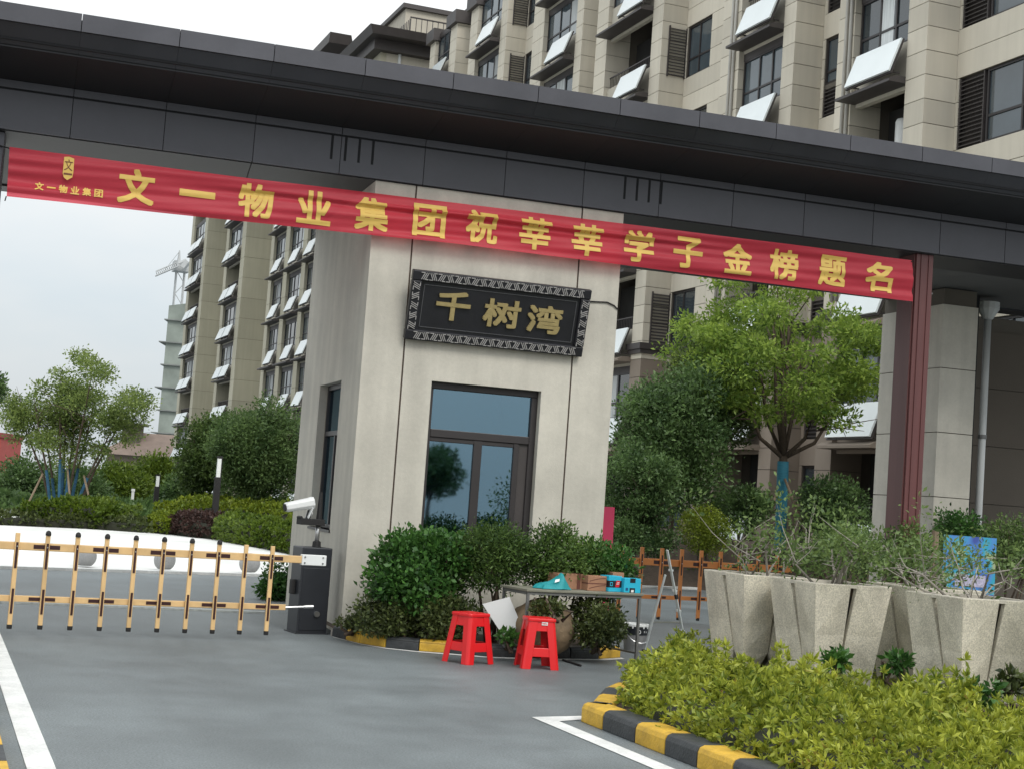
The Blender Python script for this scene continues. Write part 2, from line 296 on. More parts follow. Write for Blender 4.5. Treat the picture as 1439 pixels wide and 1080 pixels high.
def hedge_pts(poly, h, density, seed, z0=0.0, bumps=.08, round_=.35, k=6, depth=.16, side=1.0, hmap=None):
    """rosettes of leaves on a hedge's skin above an outline: points and axes"""
    rng = np.random.default_rng(seed); poly = [tuple(p[:2]) for p in poly]; A = np.array(poly); lo, hi = A.min(0), A.max(0); n = int(np.prod(hi-lo)*density)
    q = rng.uniform(lo, hi, (n, 2)); q = q[inpoly(q, poly)]; d = edge_dist(q, poly)
    f = np.clip(d/round_, 0, 1); top = h*np.sqrt(1-(1-f)**2*.92)*(hmap(q) if hmap else 1)
    bz = bumps*(hmap(q) if hmap else 1)*(np.sin(q[:, 0]*5.1+seed)*np.sin(q[:, 1]*4.3)+.7*np.sin(q[:, 0]*11+q[:, 1]*9)+.8*rng.normal(0, .6, len(q)))
    z = z0+top+bz*np.clip(f+.3, 0, 1)-depth*rng.uniform(0, 1, len(q))**2
    z = np.maximum(z, z0+.03); P = np.column_stack([q, z]); ax = np.zeros_like(P); ax[:, 2] = .75
    c = A.mean(0); o = q-c; o /= np.linalg.norm(o, axis=1)[:, None]+1e-9; ax[:, :2] = o*(1-f)[:, None]*.9
    sd_ = []; sa_ = []
    for i in range(len(poly)):
        p1, p2 = np.array(poly[i]), np.array(poly[(i+1) % len(poly)]); ln = np.linalg.norm(p2-p1); m = int(ln*h*density*.8*side)
        if m < 1: continue
        t = rng.uniform(0, 1, m)[:, None]; q2 = p1+(p2-p1)*t; o2 = q2-c; o2 /= np.linalg.norm(o2, axis=1)[:, None]+1e-9
        zz = rng.uniform(.02, h*.85, m); sd_.append(np.column_stack([q2-o2*(.03+.10*rng.uniform(0, 1, m)[:, None]+.2*(zz/h)[:, None]**3*round_), z0+zz])); sa_.append(np.column_stack([o2, np.full(m, .45)]))
    if sd_: P = np.vstack([P]+sd_); ax = np.vstack([ax]+sa_)
    P = np.repeat(P, k, 0); ax = np.repeat(ax, k, 0); return P, ax
def cube_mesh(mat, cache={}):
    if mat.name not in cache:
        m = MB().box(-.5, -.5, -.5, .5, .5, .5); me = bpy.data.meshes.new('block_'+mat.name); me.from_pydata(m.v, [], m.f); me.materials.append(mat); cache[mat.name] = me
    return cache[mat.name]
def block(name, mat, a, b, parent, origin=(0, 0, 0)):
    """box from a to b as an object sharing one cube mesh"""
    a = np.array(a, float); b = np.array(b, float); o = bpy.data.objects.new(name, cube_mesh(mat)); C.objects.link(o); o.parent = parent
    o.location = tuple((a+b)/2-np.asarray(origin)); o.scale = tuple(np.abs(b-a)); return o
def text_mb(body, size, res=3):
    """glyph outlines -> 2D triangles"""
    cu = bpy.data.curves.new('glyph', 'FONT'); cu.body = body; cu.size = size; cu.align_x = 'CENTER'; cu.align_y = 'CENTER'; cu.resolution_u = res; cu.fill_mode = 'FRONT'
    ob = bpy.data.objects.new('glyph', cu); C.objects.link(ob); dg = bpy.context.evaluated_depsgraph_get(); me = ob.evaluated_get(dg).to_mesh()
    v = np.array([p.co[:] for p in me.vertices]).reshape(-1, 3); f = [tuple(p.vertices) for p in me.polygons]; ob.evaluated_get(dg).to_mesh_clear()
    bpy.data.objects.remove(ob); bpy.data.curves.remove(cu)
    if len(v): v[:, :2] -= (v[:, :2].min(0)+v[:, :2].max(0))/2
    return v, f
def glyph(ch, sx, sz, bold, res=3, n=8):
    """glyph fitted to sx by sz metres with strokes thickened by bold metres: list of (verts, faces, layer)"""
    v, f = text_mb(ch, 1.0, res); e = v[:, :2].max(0)-v[:, :2].min(0); v = np.column_stack([v[:, 0]/e[0]*(sx-2*bold), v[:, 1]/max(e[1], 1e-6)*(sz-2*bold), v[:, 2]*0])
    return [(v+np.array([bold*a, bold*b, 0]), f, k) for k, (a, b) in enumerate(((0, 0), (1, 1), (-1, 1), (-1, -1), (1, -1), (1, 0), (-1, 0), (0, 1), (0, -1)))]
def cut_mesh(v, f, step):
    """slice a flat glyph at even heights so that it can follow cloth folds"""
    bm = bmesh.new(); vs = [bm.verts.new(p) for p in v]
    for q in f:
        try: bm.faces.new([vs[i] for i in q])
        except ValueError: pass
    lo, hi = v[:, 1].min(), v[:, 1].max()
    for y in np.arange(lo+step/2, hi, step): bmesh.ops.bisect_plane(bm, geom=bm.verts[:]+bm.edges[:]+bm.faces[:], plane_co=(0, y, 0), plane_no=(0, 1, 0))
    lo, hi = v[:, 0].min(), v[:, 0].max()
    for x in np.arange(lo+step, hi, step*2): bmesh.ops.bisect_plane(bm, geom=bm.verts[:]+bm.edges[:]+bm.faces[:], plane_co=(x, 0, 0), plane_no=(1, 0, 0))
    bm.verts.index_update(); vv = np.array([p.co[:] for p in bm.verts]); ff = [tuple(x.index for x in q.verts) for q in bm.faces]; bm.free(); return vv, ff
# ------------------------------------------------------------------ ground and markings
def flat(poly, z): return MB().add([(p[0], p[1], z) for p in poly], [tuple(range(len(poly)))])
struct('road', flat([(-500, -60), (500, -60), (500, 900), (-500, 900)], 0), ASPHALT)
pa, pb = gnd(0, 798), gnd(400, 810); dv = (pb-pa)/np.linalg.norm(pb-pa)
qa, qb = pa-dv*60, pa+dv*22
pl = struct('plaza_paving', MB().add([(qa[0], qa[1], .004), (qb[0], qb[1], .004), (qb[0]-2, 52, .004), (-60, 52, .004)], [(0, 1, 2, 3)]), PLAZA)
ks = MB(); ks.bar((qa[0], qa[1], .02), (qb[0], qb[1], .02), .16, .05); ks.build('plaza_kerb', PAINT, None)['kind'] = 'structure'
struct('lane_line', MB().box(.64, 2, .003, .79, 24.5, .006), PAINT)
tip = gnd(748, 1008); tip2 = gnd(809, 1006)
struct('island_line', MB().add([(4.40, 10.84, .005), (4.55, 10.66, .005), (4.57, 2, .005), (4.43, 2, .005)], [(0, 1, 2, 3)]).add([(4.40, 10.842, .005), (4.552, 10.662, .005), (4.85, 10.80, .005), (4.85, 10.95, .005)], [(0, 1, 2, 3)]), PAINT)
# traffic loop cover strip under the barrier arm
sa, sb = gnd(0, 846), gnd(372, 861)
st = MB(); st.bar(np.array(sa)+[0, 0, .012], np.array(sb)+[0, 0, .012], .17, .024); struct('drain_strip', st, pm('drain_grey', (.33, .35, .34), .6, .25, 12, .3, 30))
# left kerb and brick pavement
lk = struct('kerb', MB().box(.30, 2, -.05, .49, 24, .10), KCON)
for i in range(40):
    y = 3.02+i*.47
    if y > 22: break
    block('kerb_stone', YEL if i % 2 == 0 else BLK, (.285, y, 0), (.505, y+.455, .13), lk)
lp = struct('pavement', MB().box(-6, 2, -.05, .29, 24, .085), SOIL)
for i in range(24):
    for j in range(4): block('paving_brick', BRICKP, (.06-j*.22-(.0), 6.5+i*.115, .08), (.27-j*.22, 6.608+i*.115, .105), lp)
# planter island: kerb of painted stones round a soil bed
isl = [(4.76, 2), (4.76, 10.60), (4.86, 10.74), (5.35, 11.6), (6.35, 12.95), (6.85, 13.6), (7.3, 14.25), (9.5, 14.75), (14.5, 13.5), (14.5, 2)]
bed = struct('soil_bed', flat(isl, .1), SOIL)
kk = struct('island_kerb', MB().box(4.775, 2, -.05, 4.95, 10.5, .09), KCON)
def rounded_kerb(name, mat, p, q, w, h, parent, r=.045):
    p = np.array([*p, 0.]); q = np.array([*q, 0.]); t = (q-p)/np.linalg.norm(q-p); nn = np.array([-t[1], t[0], 0]); g = .006
    pr = [(0, 0), (0, h-r), (r*.3, h-r*.3), (r, h), (w, h), (w, 0)]
    ring = lambda c: [c-nn*a+np.array([0, 0, b]) for a, b in pr]
    return MB().loft([ring(p+t*g), ring(q-t*g)]).build(name, mat, parent, bevel=.006)
ys = [10.70, 10.31, 9.76, 9.30, 8.84]+[8.84-.46*k for k in range(1, 12)]
for i in range(len(ys)-1): rounded_kerb('kerb_stone', YEL if i % 2 == 0 else BLK, (4.74, ys[i+1]), (4.74, ys[i]), .2, .145, kk)
far = [(4.76, 10.71), (4.86, 10.80), (5.35, 11.66), (6.35, 13.0), (6.85, 13.65), (7.3, 14.3), (9.5, 14.8)]
n_ = 0
for i in range(len(far)-1):
    a, b = np.array(far[i]), np.array(far[i+1]); m = max(1, int(round(np.linalg.norm(b-a)/.46)))
    for j in range(m):
        rounded_kerb('kerb_stone', BLK if n_ % 2 == 0 else YEL, a+(b-a)*j/m, a+(b-a)*(j+1)/m, .18, .145, kk); n_ += 1
# guardhouse island
gi = [gnd(466, 893)[:2], gnd(505, 903)[:2], gnd(541, 909)[:2], gnd(588, 914)[:2], gnd(630, 917)[:2], gnd(690, 922)[:2], gnd(760, 924)[:2], gnd(842, 925)[:2], gnd(872, 923)[:2]]
gi += [np.array([7.28, 15.75]), np.array([7.35, 17.5])]
gis = struct('guardhouse_bed', flat([tuple(p) for p in gi]+[(7.3, 19), (4.45, 19)], .09), SOIL)
gk = struct('guardhouse_kerb', MB().add([(p[0], p[1]+.05, z) for z in (-.05, .085) for p in gi], [(i, i+1, len(gi)+i+1, len(gi)+i) for i in range(len(gi)-1)]), KCON)
for i in range(len(gi)-1):
    a, b = gi[i], gi[i+1]; m = max(1, int(round(np.linalg.norm(b-a)/.4)))
    for j in range(m): rounded_kerb('kerb_stone', [KCON, YEL, BLK, YEL, BLK, BLK, BLK, YEL, BLK, BLK][i] if m == 1 or i in (3, 4, 5, 6) else (YEL if j % 2 else BLK), a+(b-a)*(j+1)/m, a+(b-a)*j/m, .15, .12, gk)
wl = MB()
off = [p+np.array([-.02, -.10]) for p in gi[:9]]
for i in range(8): wl.add([(*(off[i]-[0, .07]), .005), (*(off[i+1]-[0, .07]), .005), (*(off[i+1]+[0, .05]), .005), (*(off[i]+[0, .05]), .005)], [(0, 1, 2, 3)])
struct('guardhouse_line', wl, PAINT)
# planted bank beyond the right lane
be = [gnd(840, 818)[:2], gnd(960, 826)[:2], gnd(1100, 838)[:2], gnd(1250, 852)[:2], gnd(1450, 866)[:2]]
nb = len(be); top_ = [p+np.array([.5, 1.6]) for p in be]; back = [(24, 46), (12, 46)]
bv = [(*p, .0) for p in be]+[(*p, .95) for p in top_]+[(*p, 1.05) for p in back[::-1]]
bnk = MB().add(bv, [(i, i+1, nb+i+1, nb+i) for i in range(nb-1)]+[tuple(range(nb, 2*nb))+(2*nb+1, 2*nb)])
struct('planted_bank', bnk, SOIL)
# ------------------------------------------------------------------ entrance gate: canopy, frieze, columns
gate = thing('entrance_gate', 'dark grey metal gate canopy with deep eaves and red steel column over the road', 'gate', GO, -GA)
PW = .963; U0 = .53
def seg(name, prof, mat, u0, u1, parent=gate, bevel=0):
    return MB().prism([(0, v, z) for v, z in prof], (u0, 0, 0), (u1, 0, 0)).build(name, mat, parent, bevel=bevel)
pf = [(-1.08, 5.945), (-1.08, 6.125), (-.9, 6.15), (-.9, 5.96)]
pc = [(-1.045, 5.945), (-.87, 5.765), (-.80, 5.80), (-.94, 5.95)]
pe = [(-.85, 5.745), (-.04, 5.61), (-.04, 5.64), (-.85, 5.775)]
pu = [(-.05, 5.525), (-.05, 5.605), (0, 5.605), (0, 5.525)]
pz = [(-.045, 5.085), (-.045, 5.502), (0, 5.502), (0, 5.085)]
src = {}
for k in range(-9, 15):
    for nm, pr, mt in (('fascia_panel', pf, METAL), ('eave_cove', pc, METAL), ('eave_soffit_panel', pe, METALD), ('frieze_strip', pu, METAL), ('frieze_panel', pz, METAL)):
        if nm not in src: g_ = .0012 if 'eave' in nm else .004; src[nm] = seg(nm, pr, mt, g_, PW-g_); o = src[nm]
        else: o = src[nm].copy(); C.objects.link(o)
        o.location = (U0+k*PW, 0, 0)
ua, ub = U0-9*PW, U0+15*PW
MB().box(ua, -.035, 5.10, ub, 3.6, 5.60).box(ua, -.93, 5.80, ub, 3.9, 6.10).build('canopy_core', GROOVE, gate)
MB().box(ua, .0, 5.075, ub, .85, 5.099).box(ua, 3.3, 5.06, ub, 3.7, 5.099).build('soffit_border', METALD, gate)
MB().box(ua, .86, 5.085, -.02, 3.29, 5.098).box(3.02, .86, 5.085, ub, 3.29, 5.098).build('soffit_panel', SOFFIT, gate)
for uc in (-.30, 3.21):
    for j in range(4): block('groove_bar', GROOVE, (uc-.235+j*.155-.014, -.0475, 5.235), (uc-.235+j*.155+.014, -.04, 5.503), gate)
for u0, u1 in ((-4.75, -3.97),):
    MB().box(u0, .06, 0, u1, .7, 5.074).build('column', METAL, gate, bevel=.01)
cm = MB().box(7.0, .03, 0, 7.24, .45, 5.074).box(6.985, .06, 0, 7.0, .1, 5.074).box(7.24, .06, 0, 7.262, .11, 5.074).box(7.24, .36, 0, 7.262, .42, 5.074); cm.build('column', REDCOL, gate, bevel=.006)
MB().box(7.06, .018, 0, 7.075, .03, 5.07).box(7.17, .018, 0, 7.185, .03, 5.07).build('column_rib', REDCOL, gate)
MB().tube([(7.25, .2, 4.62), (7.36, .2, 4.62)], .012, 6).build('bracket', STEEL, gate)
# ------------------------------------------------------------------ guardhouse
GH = thing('guardhouse', 'cream stone guardhouse with tall window under the gate canopy', 'guardhouse', GO, -GA)
zt = 5.072
fa, fb, fz0, fz1 = .82, 2.13, .85, 2.89
MB().box(.03, .03, 0, fa, .28, zt).box(fb, .03, 0, 2.97, .28, zt).box(fa, .03, 0, fb, .28, fz0).box(fa, .03, fz1, fb, .28, zt).build('wall', CREAM, GH)
la, lb, lz0, lz1 = 1.06, 2.40, 1.12, 2.88
MB().box(.03, .28, 0, .28, la, zt).box(.03, lb, 0, .28, 3.62, zt).box(.03, la, 0, .28, lb, lz0).box(.03, la, lz1, .28, lb, zt).build('wall', CREAM, GH)
MB().box(2.72, .28, 0, 2.97, 3.62, zt).box(.28, 3.4, 0, 2.72, 3.62, zt).build('wall', CREAM, GH)
MB().box(.28, .28, 3.3, 2.72, 3.4, 3.4).build('ceiling', WALLF, GH); MB().box(.28, .28, .1, 2.72, 3.4, .15).build('floor', BROWN, GH)
def slab(a, b): return block('stone_panel', CREAM, a, b, GH)
slab((0, 0, .02), (.462, .03, zt)); slab((2.49, 0, .02), (3.0, .03, zt))
MB().box(.482, 0, .02, fa, .03, zt).box(fb, 0, .02, 2.47, .03, zt).box(fa, 0, .02, fb, .03, fz0).box(fa, 0, fz1, fb, .03, zt).build('stone_panel', CREAM, GH)
MB().box(.464, .012, .02, .480, .029, zt).box(2.472, .012, .02, 2.488, .029, zt).build('joint_strip', BRONZE, GH)
MB().box(0, .031, .02, .03, la, zt).box(0, lb, .02, .03, 3.65, zt).box(0, la, .02, .03, lb, lz0).box(0, la, lz1, .03, lb, zt).build('stone_panel', CREAM, GH)
MB().box(2.97, .031, .02, 3.0, 3.65, zt).build('stone_panel', CREAM, GH); MB().box(.031, 3.62, .02, 2.969, 3.65, zt).build('stone_panel', CREAM, GH)
wn = MB().box(fa, .10, fz1-.075, fb, .18, fz1).box(fa, .10, fz0, fa+.055, .18, fz1-.075).box(fb-.075, .10, fz0, fb, .18, fz1-.075).box(fa+.055, .10, 2.27, fb-.075, .18, 2.36).box(1.40, .11, fz0, 1.50, .19, 2.27).box(1.88, .11, fz0, 1.945, .19, 2.27).box(fa+.055, .115, 2.22, 1.88, .185, 2.27)
wn = wn.build('window', FRAME, GH, bevel=.006)
block('pane', GLASS, (fa+.055, .135, 2.36), (fb-.075, .142, fz1-.075), wn); block('pane', GLASS, (fa+.055, .135, fz0), (1.40, .142, 2.22), wn); block('pane', GLASS, (1.50, .135, fz0), (1.88, .142, 2.22), wn)
block('side_panel', BROWN, (1.945, .13, fz0), (fb-.075, .16, 2.27), wn)
lw = MB().box(.10, la, lz1-.06, .18, lb, lz1).box(.10, la, lz0, .18, la+.05, lz1-.06).box(.10, lb-.05, lz0, .18, lb, lz1-.06).box(.10, la+.05, 2.25, .18, lb-.05, 2.31).box(.10, 1.70, lz0, .18, 1.76, 2.25).box(.10, la+.05, lz0, .18, lb-.05, lz0+.05)
lw = lw.build('window', FRAME, GH, bevel=.006); block('pane', GLASS, (.135, la+.05, lz0+.05), (.142, 1.70, 2.25), lw); block('pane', GLASS, (.135, 1.76, lz0+.05), (.142, lb-.05, 2.25), lw); block('pane', GLASS, (.135, la+.05, 2.31), (.142, lb-.05, lz1-.06), lw)
MB().box(-.015, la-.03, lz0-.03, .10, lb+.03, lz0).build('sill', FRAME, GH)
cb = MB(); cb.tube([(2.47, -.012, 4.02), (2.6, -.015, 3.985), (2.72, -.014, 3.99), (2.86, -.014, 4.0), (2.95, -.013, 3.97), (3.0, -.012, 3.93)], .008, 6); cb.build('cable', RUB, GH)
def dn(px, py, v): u_, z_ = front(px, py, v); return gw(u_, v, z_)
dk = thing('desk', 'dark desk inside the guardhouse behind the tall window', 'desk', gw(1.4, 1.0, .15), -GA)
MB().box(-.9, -.3, .70, .9, .35, .74).build('desk_top', BROWN, dk); MB().box(-.88, -.28, 0, -.84, .33, .70).build('side_panel', BROWN, dk); MB().box(.84, -.28, 0, .88, .33, .70).build('side_panel', BROWN, dk); MB().box(-.84, .28, .2, .84, .31, .7).build('modesty_panel', BROWN, dk)
# ------------------------------------------------------------------ name plaque
pq = thing('name_plaque', 'black plaque with gold characters and silver fret border on the guardhouse', 'sign', gw(1.505, -.06, 3.325), 0)
pq.rotation_euler = (math.radians(14.4), 0, -GA)
PWd, PH = 2.12, .785
MB().box(-PWd/2+.02, .0, .02, PWd/2-.02, .05, PH-.02).build('backboard', PLAQ, pq)
bw = .115
for nm, a, b in (('frame_rail', (-PWd/2, 0), (PWd/2, bw)), ('frame_rail', (-PWd/2, PH-bw), (PWd/2, PH)), ('frame_stile', (-PWd/2, bw), (-PWd/2+bw, PH-bw)), ('frame_stile', (PWd/2-bw, bw), (PWd/2, PH-bw))):
    MB().box(a[0], -.035, a[1], b[0], .055, b[1]).build(nm, PLAQ, pq, bevel=.012)
ib = MB(); x0, x1, z0, z1 = -PWd/2+.15, PWd/2-.15, .15, PH-.15
for a, b in (((x0, z0), (x1, z0+.008)), ((x0, z1-.008), (x1, z1)), ((x0, z0), (x0+.008, z1)), ((x1-.008, z0), (x1, z1))): ib.box(a[0], -.008, a[1], b[0], .002, b[1])
ib.build('inner_bead', pm('bead', (.12, .12, .13), .35, .1, metal=.4), pq)
fr = MB()
def fret(ax, az, bx, bz):     # slanted key pattern along a border run
    ln = math.hypot(bx-ax, bz-az); tx, tz = (bx-ax)/ln, (bz-az)/ln; nx, nz_ = -tz, tx; n = int(ln/.094); st = ln/n; hw = .038
    P = lambda s, q: (ax+tx*s+nx*q, az+tz*s+nz_*q)
    def stroke(s0, q0, s1, q1, wd=.0085):
        a, b = np.array(P(s0, q0)), np.array(P(s1, q1)); d = (b-a)/(np.linalg.norm(b-a)+1e-9); m = np.array([-d[1], d[0]])*wd/2
        pts = [a-m, b-m, b+m, a+m]; fr.loft([[(p[0], -.0425, p[1]) for p in pts], [(p[0], -.034, p[1]) for p in pts]])
    for i in range(n):
        s = i*st; sg = 1 if i % 2 == 0 else -1
        for j in range(3): stroke(s+.012+j*.022, -hw*sg, s+.012+j*.022+.036, hw*sg)
        stroke(s+.004, hw*sg, s+.048, hw*sg); stroke(s+.05, -hw*sg, s+.09, -hw*sg)
c_ = bw/2
fret(-PWd/2+c_+.03, PH-c_, PWd/2-c_-.03, PH-c_); fret(-PWd/2+c_+.03, c_, PWd/2-c_-.03, c_); fret(-PWd/2+c_, bw, -PWd/2+c_, PH-bw); fret(PWd/2-c_, bw, PWd/2-c_, PH-bw)
fr.build('fretwork', FRET, pq)['kind'] = 'stuff'
for ch, cx, cz, sx, sz in (('千', -.55, .425, .40, .33), ('树', .03, .40, .44, .32), ('湾', .545, .385, .42, .32)):
    m = MB()
    for v, f, k in glyph(ch, sx, sz, .0095, 4): m.add([(p[0]+cx, -.014-.0003*k, p[1]+cz) for p in v], f)
    me = m.build('character', GOLDP, pq); sm = me.modifiers.new('solid', 'SOLIDIFY'); sm.thickness = .022; sm.offset = 0
# ------------------------------------------------------------------ banner
ban = thing('banner', 'long red cloth banner with gold Chinese characters hung below the canopy', 'banner', GO, -GA)
def bz(u): return np.interp(u, [-3.91, -1.4, .92, 3.5, 6.85], [4.885, 4.885, 4.915, 4.93, 4.95]), np.interp(u, [-3.88, -1.4, .92, 3.5, 6.83], [4.365, 4.41, 4.445, 4.44, 4.43])
def bv_(u, z):
    u = np.asarray(u, float); t, b = bz(u); s = (t-z)/(t-b)
    w_ = .013*np.sin(9*s+1.1*u+.6*np.sin(.9*u))+.009*np.sin(6*s-2.1*u)*np.sin(.7*u+1)+.007*np.sin(17*s-.8*u+1)+.006*np.sin(3.1*u+2*s)+.004*np.sin(31*s+2.3*u)
    fold = np.exp(-((u-1.4)/2.6)**4)*(.028*np.exp(-((s-.27-.02*np.sin(u))/.045)**2)-.02*np.exp(-((s-.36)/.05)**2))
    end = .012*np.exp(-(u+3.9)**2*2)*np.sin(22*s)
    return -.125+w_-fold*1.3+end
nu, nz2 = 420, 30; U = np.linspace(-3.91, 6.85, nu); V = []
for j in range(nz2):
    for i in range(nu):
        t, b = bz(U[i]); z = t+(b-t)*j/(nz2-1); V.append((U[i]+.02*j/nz2, float(bv_(U[i], z)), z))
cm = bpy.data.materials.new('banner_red'); cm.use_nodes = True; t_ = cm.node_tree; b_ = t_.nodes['Principled BSDF']
b_.inputs['Base Color'].default_value = (.74, .05, .085, 1); b_.inputs['Roughness'].default_value = .5; b_.inputs['Sheen Weight'].default_value = .15
tl = t_.nodes.new('ShaderNodeBsdfTranslucent'); tl.inputs[0].default_value = (.8, .06, .08, 1); tp = t_.nodes.new('ShaderNodeBsdfTransparent'); tp.inputs[0].default_value = (1, .28, .33, 1)
m1 = t_.nodes.new('ShaderNodeMixShader'); m1.inputs[0].default_value = .35; m2 = t_.nodes.new('ShaderNodeMixShader'); m2.inputs[0].default_value = .24
t_.links.new(b_.outputs[0], m1.inputs[1]); t_.links.new(tl.outputs[0], m1.inputs[2]); t_.links.new(m1.outputs[0], m2.inputs[1]); t_.links.new(tp.outputs[0], m2.inputs[2]); t_.links.new(m2.outputs[0], t_.nodes['Material Output'].inputs[0])
bm_ = MB(); bm_.v = V; bm_.f = [(j*nu+i, j*nu+i+1, (j+1)*nu+i+1, (j+1)*nu+i) for j in range(nz2-1) for i in range(nu-1)]
bm_.build('cloth', cm, ban, smooth=True)
def banner_text(ch, uc, zc, sx, sz, offset, name='character'):
    if ch == '一': sz = sz*.2
    m = MB()
    for v, f, k in glyph(ch, sx, sz, offset, 2):
        v, f = cut_mesh(v, f, .03); m.add([(p[0]+uc, float(bv_(p[0]+uc, p[1]+zc))-.007-.0002*k, p[1]+zc) for p in v], f)
    return m.build(name, GOLD, ban)
LU = [-2.6, -1.96, -1.33, -.69, -.04, .62, 1.24, 1.88, 2.52, 3.17, 3.80, 4.45, 5.07, 5.73, 6.38]
for ch, u_ in zip('文一物业集团祝莘莘学子金榜题名', LU):
    t, b = bz(u_); banner_text(ch, u_, (t+b)/2-(.005 if ch != '一' else .0), .38, .37, .0115)
for ch, u_ in zip('文一物业集团', np.linspace(-3.58, -2.98, 6)): banner_text(ch, u_, 4.515, .088, .092, .0028, 'small_character')
lg = [(-.05, .115), (.0, .125), (.052, .11), (.056, -.03), (.05, -.09), (0, -.125), (-.035, -.1), (-.05, -.06)]
MB().add([(-3.31+a, -.148, 4.735+b) for a, b in lg]+[(-3.31, -.150, 4.735)], [(i, (i+1) % 8, 8) for i in range(8)]).build('emblem', GOLD, ban)
for ch, dz, sz in (('文', .035, .12), ('一', -.06, .018)):
    v, f = text_mb(ch, 1.0, 2); e = v[:, :2].max(0)-v[:, :2].min(0); MB().add([(-3.308+p[0]/e[0]*.085, -.153, 4.735+dz+p[1]/e[1]*sz) for p in v], f).build('emblem_character', pm('emblem_ink', (.16, .05, .02), .6), ban)
for u_, z_ in ((-3.9, 4.88), (6.84, 4.94)):
    s_ = -1 if u_ < 0 else 1; MB().tube([(u_, -.11, z_-.01), (u_+s_*.13, .09, z_+.05)], .008, 6).build('tie_cord', RUB, ban)
MB().tube([(-1.45, -.115, 4.885), (-1.40, -.05, 5.09)], .007, 6).build('tie_cord', RUB, ban)
MB().tube([(-3.895, -.11, 4.37), (-3.905, -.1, 4.32)], .007, 6).build('tie_cord', RUB, ban)
# ------------------------------------------------------------------ lodge wall under the right end of the canopy
LD = thing('gate_lodge', 'cream stone lodge wall with pilaster behind the red column', 'wall', gw(8.8, 2.15, 0), -GA)
MB().box(.02, .02, 0, .56, 1.6, 5.07).box(.8, 2.1, 0, 5, 2.3, 5.07).build('wall', MORTAR, LD)
for i in range(6):
    z0, z1 = max(.02, .27+(i-1)*.915+.0), .27+i*.915
    if i == 0: z0 = .02
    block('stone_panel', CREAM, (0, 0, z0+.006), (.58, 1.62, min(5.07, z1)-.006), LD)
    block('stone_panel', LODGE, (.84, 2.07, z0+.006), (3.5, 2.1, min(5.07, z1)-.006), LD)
MB().box(.60, .3, 0, .8, 1.2, 5.07).build('recess_shade', GROOVE, LD)  # solid black block, the slot's shade painted as its colour
dp = MB().tube([(.98, .34, .3), (.98, .34, 4.75)], .055, 10).build('downpipe', PIPEW, LD, smooth=True); MB().lathe([(.07, 4.75), (.16, 4.9), (.16, 5.0)], (.98, .34, 0), 12).build('hopper', PIPEW, LD); MB().lathe([(.064, 3.0), (.064, 3.06)], (.98, .34, 0), 12).build('pipe_clip', STEELD, LD)
# ------------------------------------------------------------------ boom barriers
def boom(name, label, A, B, n, ext, zb, zt, ztop, zlow, mo, armw, caps, cap_skip=(), extra=0.3, pwd=.021):
    """A,B world xy of first and last picket; arm runs A -> B (+ext beyond B); heights in metres"""
    A = np.array([*A, 0.]); B = np.array([*B, 0.]); L_ = np.linalg.norm(B-A); t = (B-A)/L_; ang = math.atan2(t[1], t[0]); T = thing(name, label, 'barrier', A, ang); sp = L_/(n-1)
    MB().box(-extra, -.02, ztop-armw/2, L_+ext, .02, ztop+armw/2).build('top_arm', mo, T, bevel=.006)
    MB().box(-extra, -.012, zlow-.03, L_+ext-.14, .012, zlow+.03).build('lower_rail', mo, T, bevel=.004)
    for i in range(n):
        x = i*sp; lean = 0
        p = MB().box(x-pwd, -.05, zb, x+pwd, -.022, zt).build('picket', mo, T, bevel=.004)
        if caps:
            MB().lathe([(.024, zb-.03), (.026, zb-.012), (.026, zb+.01)], (x, -.036, 0), 10).build('foot_cap', RUB, p)
            if i not in cap_skip: MB().lathe([(.027, zt-.012), (.027, zt+.01), (.02, zt+.028), (.006, zt+.036)], (x, -.036, 0), 10).build('top_cap', RUB, p)
        h = zt-zb
        block('reflector', DRED, (x-.011, -.054, zb+h*.62), (x+.011, -.049, zb+h*.90), p); block('reflector', DRED, (x-.011, -.054, zb+h*.13), (x+.011, -.049, zb+h*.40), p)
        MB().tube([(x, -.06, ztop), (x, -.045, ztop)], .007, 6).build('bolt', STEEL, p)
        if i % 2 == (1 if n == 10 else 0):
            block('reflector', DRED, (x-.125, -.023, ztop-armw*.26), (x+.125, -.0195, ztop+armw*.26), T); block('reflector', DRED, (x-.125, -.016, zlow-.016), (x+.125, -.0115, zlow+.016), T)
    return T, L_, ang
pA, pB = gnd(12, 879, .08)[:2], gnd(372, 888, .08)[:2]
T1, L1, a1 = boom('boom_barrier', 'cream orange picket boom barrier with black capped pickets left of the guardhouse', pA, pB, 10, .34, .09, .97, .845, .345, ORG1, .075, True, (0, 8, 9), .45)
MB().box(L1+.33, -.035, .79, L1+.60, .03, .90).build('arm_clamp', WHITE, T1, bevel=.006)
for dx in (.36, .56):
    for dz in (.815, .875): MB().tube([(L1+dx, -.043, dz), (L1+dx, -.03, dz)], .009, 8).build('bolt', STEELD, T1)
MB().tube([(L1+.2, 0, .345), (L1+.44, -.01, .36)], .012, 8).tube([(L1+.40, -.01, .358), (L1+.50, -.012, .364)], .018, 8).build('link_rod', STEEL, T1)
cb0 = gnd(436, 890); cab = thing('barrier_cabinet', 'dark grey boom barrier cabinet beside the guardhouse corner', 'cabinet', (cb0[0], cb0[1]+.16, 0), a1)
MB().box(-.185, -.16, 0, .165, .16, .945).build('housing', CABI, cab, bevel=.01); MB().box(-.16, -.166, .04, .14, -.16, .72).build('door', CABI, cab, bevel=.004)
MB().tube([(0.03, -.19, .22), (.03, -.166, .22)], .032, 14).build('lock', STEEL, cab); MB().box(-.235, -.03, .42, -.185, .05, .58).build('loop_box', RUB, cab, bevel=.01)
